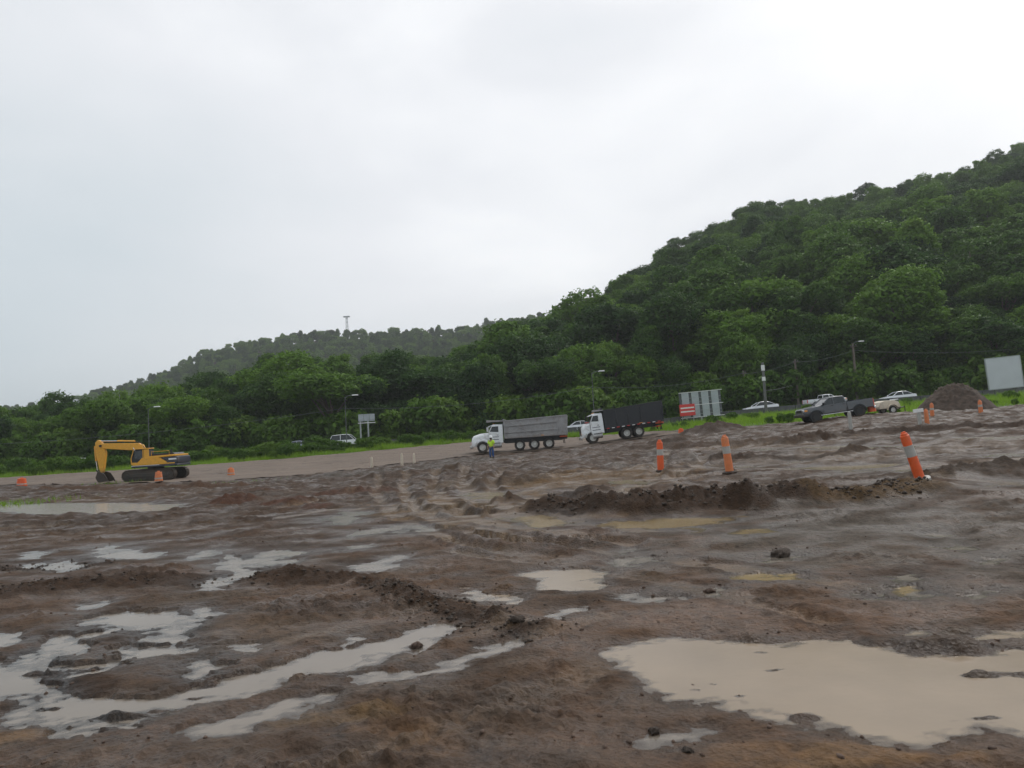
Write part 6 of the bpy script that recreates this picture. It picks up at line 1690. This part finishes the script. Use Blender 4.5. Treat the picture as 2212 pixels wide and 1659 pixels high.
q2 = pole(1647, 783, 98.6, 0.2, 0.16, M['concrete'], 'utility_pole', 'stout grey concrete pole with two white bands behind the white car', None, bands=((4.3, 0.5, 0), (5.6, 0.7, 0)), arm=False)
q3 = pole(1717, 776, 112, 0.20, 0.13, M['wood'], 'utility_pole', 'brown wooden pole with a crossarm right of the banded concrete pole', None)
q4 = pole(1842, 742, 112, 0.22, 0.14, M['wood'], 'utility_pole', 'tall wooden pole carrying a lamp above the grey pickup', (0.8, 0.25))
q5 = pole(1606, 800, 113, 0.16, 0.10, M['wood'], 'utility_pole', 'thin wooden pole left of the banded concrete pole', None)
q6 = pole(320, 883, 100, 0.07, 0.04, M['dullgalv'], 'lamp_post', 'thin street lamp post behind the excavator cab', (0.9, 0.2), arm=False, cat='street lamp')
def wire(a, b, sag, label, r=0.022):
    mb = MB(); a = Vector(a); b = Vector(b)
    pts = [a.lerp(b, k / 30) - Vector((0, 0, sag * 4 * (k / 30) * (1 - k / 30))) for k in range(31)]
    pts = [p - a for p in pts]
    o = mb.tube(pts, r, 5).build('overhead_wire', M['wire'], None); o.location = a
    return tag(o, label, 'wire')
wl = Vector(at(-60, 962, 112))
wire(wl, (at(745, 882, 108)), 0.7, 'overhead wire from the left edge to the lamp post by the small sign')
wire(at(745, 882, 108), at(1278, 836, 108), 0.9, 'overhead wire crossing the wood above the grey dump truck')
wire(at(1278, 836, 108), q5 + Vector((0, 0, -0.4)), 0.8, 'overhead wire between the black truck and the thin wooden pole', 0.02)
wire(q5 + Vector((0, 0, -0.5)), q3 + Vector((0, 0, -0.4)), 0.3, 'upper overhead wire between the two wooden poles near the banded pole')
wire(q3 + Vector((0, 0, -0.4)), q4 + Vector((0, 0, -1.0)), 0.4, 'upper overhead wire running to the tall wooden pole with the lamp')
wire(q2 + Vector((0, 0, -3.6)), q3 + Vector((0, 0, -3.5)), 0.2, 'lower overhead wire right of the banded concrete pole')
wire(q4 + Vector((0, 0, -1.0)), at(2300, 742, 112), 0.8, 'overhead wire running to the right edge above the blank billboard')

# ------------------------------------------------------------------ far things: mast and houses
m_ = at(750, 690, 662)
zg = float(hill(np.array([m_[0]]), np.array([660.0]))[0])
root = empty('antenna_mast', (m_[0], 660, zg)); H_ = at(750, 684, 660)[2] - zg
for sx_, sy_ in ((-1, -1), (1, -1), (1, 1), (-1, 1)):
    mb = MB(); mb.tube([(sx_ * 1.2, sy_ * 1.2, -1), (sx_ * 0.6, sy_ * 0.6, H_)], 0.12, 6); mb.build('leg', M['galv'], root)
mb = MB()
for k in range(6):
    z0, z1 = H_ * k / 6, H_ * (k + 1) / 6; a = 1.2 - 0.6 * k / 6; b = 1.2 - 0.6 * (k + 1) / 6
    for s in (-1, 1): mb.tube([(-a, s * a, z0), (b, s * b, z1)], 0.07, 5); mb.tube([(a, s * a, z0), (-b, s * b, z1)], 0.07, 5)
mb.build('bracing', M['galv'], root)
mb = MB(); mb.box((0, 0, H_), (5.4, 2.4, 0.9)); mb.build('platform', M['galv'], root)
tag(root, 'faint lattice mast with a platform on top of the distant hill', 'antenna mast')
def house(px, py, dep, w, h, label):
    p = at(px, py, dep); zg = float(hill(np.array([p[0]]), np.array([dep]))[0])
    root = empty('hillside_house', (p[0], dep, p[2] - h), (0, 0, R(10)))
    mb = MB(); mb.box((0, 0, h / 2 - 2), (w, 7, h + 4)); wl_ = mb.build('wall', M['plaster'], root)
    mb = MB(); mb.prism([(-w / 2 - 0.6, h - 0.02), (0, h + 1.5), (w / 2 + 0.6, h - 0.02)], -4, 4); mb.build('roof', M['roof'], root)
    for x in (-w * 0.25, w * 0.2):
        mb = MB(); mb.box((x, -3.52, h * 0.55), (1.3, 0.06, 1.2)); mb.build('window', M['glass'], root)
    tag(root, label, 'house')
house(88, 896, 200, 7, 3.2, 'pale house roof peeking from the trees at the far left, lower one')
house(163, 872, 260, 11, 3.0, 'long pale house roof among trees at the far left, upper one')

# ------------------------------------------------------------------ worker
def skin_mesh(name, verts, edges, rad, m, parent, sub=2):
    me = bpy.data.meshes.new(name); me.from_pydata(verts, edges, [])
    o = link_mesh(name, me, m, parent)
    o.modifiers.new('Skin', 'SKIN').use_smooth_shade = True
    for i, r_ in enumerate(rad):
        sv = me.skin_vertices[0].data[i]; sv.radius = (r_, r_) if not isinstance(r_, tuple) else r_; sv.use_root = (i == 0)
    s_ = o.modifiers.new('Sub', 'SUBSURF'); s_.levels = sub; s_.render_levels = sub
    return o
wp = at(1062, 979, 66)
root = empty('person', (wp[0], 66, G1(wp[0], 66)), (0, 0, R(150)), (1.12, 1.12, 1.04))
V = [(0, 0, 0.95), (0, 0.0, 1.15), (0, 0, 1.38), (0, 0.01, 1.5), (0, 0.03, 1.60), (0, 0.03, 1.72),
     (0.20, 0, 1.42), (0.25, 0.02, 1.15), (0.24, 0.12, 0.93), (0.235, 0.15, 0.84), (-0.20, 0, 1.42), (-0.26, 0.0, 1.16), (-0.28, 0.08, 0.93), (-0.28, 0.10, 0.84),
     (0.10, 0, 0.88), (0.12, 0.02, 0.50), (0.12, -0.01, 0.10), (0.13, 0.14, 0.04), (-0.10, 0, 0.88), (-0.13, 0.03, 0.50), (-0.14, -0.01, 0.10), (-0.15, 0.14, 0.04)]
E_ = [(0, 1), (1, 2), (2, 3), (3, 4), (4, 5), (2, 6), (6, 7), (7, 8), (8, 9), (2, 10), (10, 11), (11, 12), (12, 13), (0, 14), (14, 15), (15, 16), (16, 17), (0, 18), (18, 19), (19, 20), (20, 21)]
rad = [(0.15, 0.11), (0.14, 0.10), (0.16, 0.10), 0.055, 0.085, 0.075, 0.06, 0.045, 0.036, 0.03, 0.06, 0.045, 0.036, 0.03, 0.085, 0.06, 0.042, 0.03, 0.085, 0.06, 0.042, 0.03]
bd = skin_mesh('body', V, E_, rad, M['skin'], root)
f_ = MB(); f_.box((0, 0.125, 1.63), (0.025, 0.03, 0.04), top=(0.5, 0.5)); f_.build('nose', M['skin'], bd)
for s, bx_, by_, bz_ in ((1, 0.235, 0.15, 0.83), (-1, -0.28, 0.10, 0.83)):
    for k in range(4):
        f_ = MB(); f_.tube([(bx_ - s * 0.01, by_ - 0.03 + 0.02 * k, bz_), (bx_ - s * 0.012, by_ - 0.028 + 0.021 * k, bz_ - 0.05), (bx_ - s * 0.03, by_ - 0.02 + 0.02 * k, bz_ - 0.085 - 0.008 * (k in (1, 2)))], [0.01, 0.0095, 0.008], 6); f_.build('finger', M['skin'], bd)
    f_ = MB(); f_.tube([(bx_, by_ + 0.03, bz_ + 0.02), (bx_ - s * 0.01, by_ + 0.06, bz_ - 0.02), (bx_ - s * 0.015, by_ + 0.065, bz_ - 0.05)], [0.012, 0.011, 0.008], 6); f_.build('thumb', M['skin'], bd)
skin_mesh('shirt', [(0, 0, 0.90), (0, 0, 1.12), (0, 0, 1.36), (0, 0, 1.46), (0.21, 0, 1.42), (0.26, 0.02, 1.16), (-0.21, 0, 1.42), (-0.27, 0, 1.17)], [(0, 1), (1, 2), (2, 3), (2, 4), (4, 5), (2, 6), (6, 7)], [(0.19, 0.14), (0.185, 0.135), (0.20, 0.135), 0.09, 0.085, 0.07, 0.085, 0.07], M['hivis'], root)
skin_mesh('trousers', [(0, 0, 0.97), (0.10, 0, 0.86), (0.12, 0.02, 0.50), (0.12, -0.01, 0.10), (-0.10, 0, 0.86), (-0.13, 0.03, 0.50), (-0.14, -0.01, 0.10)], [(0, 1), (1, 2), (2, 3), (0, 4), (4, 5), (5, 6)], [(0.165, 0.125), 0.105, 0.08, 0.07, 0.105, 0.08, 0.07], M['jeans'], root)
for s in (1, -1):
    b = MB(); b.loft([[(s * 0.13 + dx * wq, yq + dy, zq) for dx, dy in ((-0.05, 0), (0.05, 0))] + [(s * 0.13 + 0.05 * wq, yq, 0.0), (s * 0.13 - 0.05 * wq, yq, 0.0)] for yq, zq, wq in ((-0.1, 0.14, 0.9), (0.0, 0.15, 1.0), (0.1, 0.09, 1.0), (0.19, 0.06, 0.7))]); b.build('boot', M['boot'], root, 0.02)
h_ = MB(); h_.lathe([(0.185, 1.685), (0.188, 1.70), (0.145, 1.71), (0.14, 1.76), (0.12, 1.82), (0.07, 1.86), (0.01, 1.87)], (0, 0.03, 0), n=20); h_.build('hard_hat', M['hat'], root)
h_ = MB(); h_.lathe([(0.09, 1.55), (0.098, 1.60), (0.1, 1.68), (0.1, 1.72)], (0, 0.012, 0), n=14); h_.build('hair', M['boot'], root)
tag(root, 'person in hi-vis yellow shirt, blue jeans and white hard hat beside the grey truck', 'person')

# ------------------------------------------------------------------ thin wet-season haze between the site and the far hill
mh = bpy.data.materials.new('haze'); mh.use_nodes = True
t = mh.node_tree; t.nodes.clear()
ho = t.nodes.new('ShaderNodeOutputMaterial'); pv = t.nodes.new('ShaderNodeVolumePrincipled')
pv.inputs['Color'].default_value = (0.93, 0.95, 0.97, 1); pv.inputs['Density'].default_value = 0.00028; pv.inputs['Anisotropy'].default_value = 0.2
t.links.new(pv.outputs[0], ho.inputs['Volume'])
zmin, zmax = float(gz.min()) - 1.0, float(gz.max()) + 25.0
mb = MB(); mb.box((0, 1700, (zmin + zmax) / 2), (7200, 3640, zmax - zmin)); hb = mb.build('haze', mh, None, smooth=False)
tag(hb, 'thin pale rain haze in the air over the whole valley', 'haze', kind='stuff')
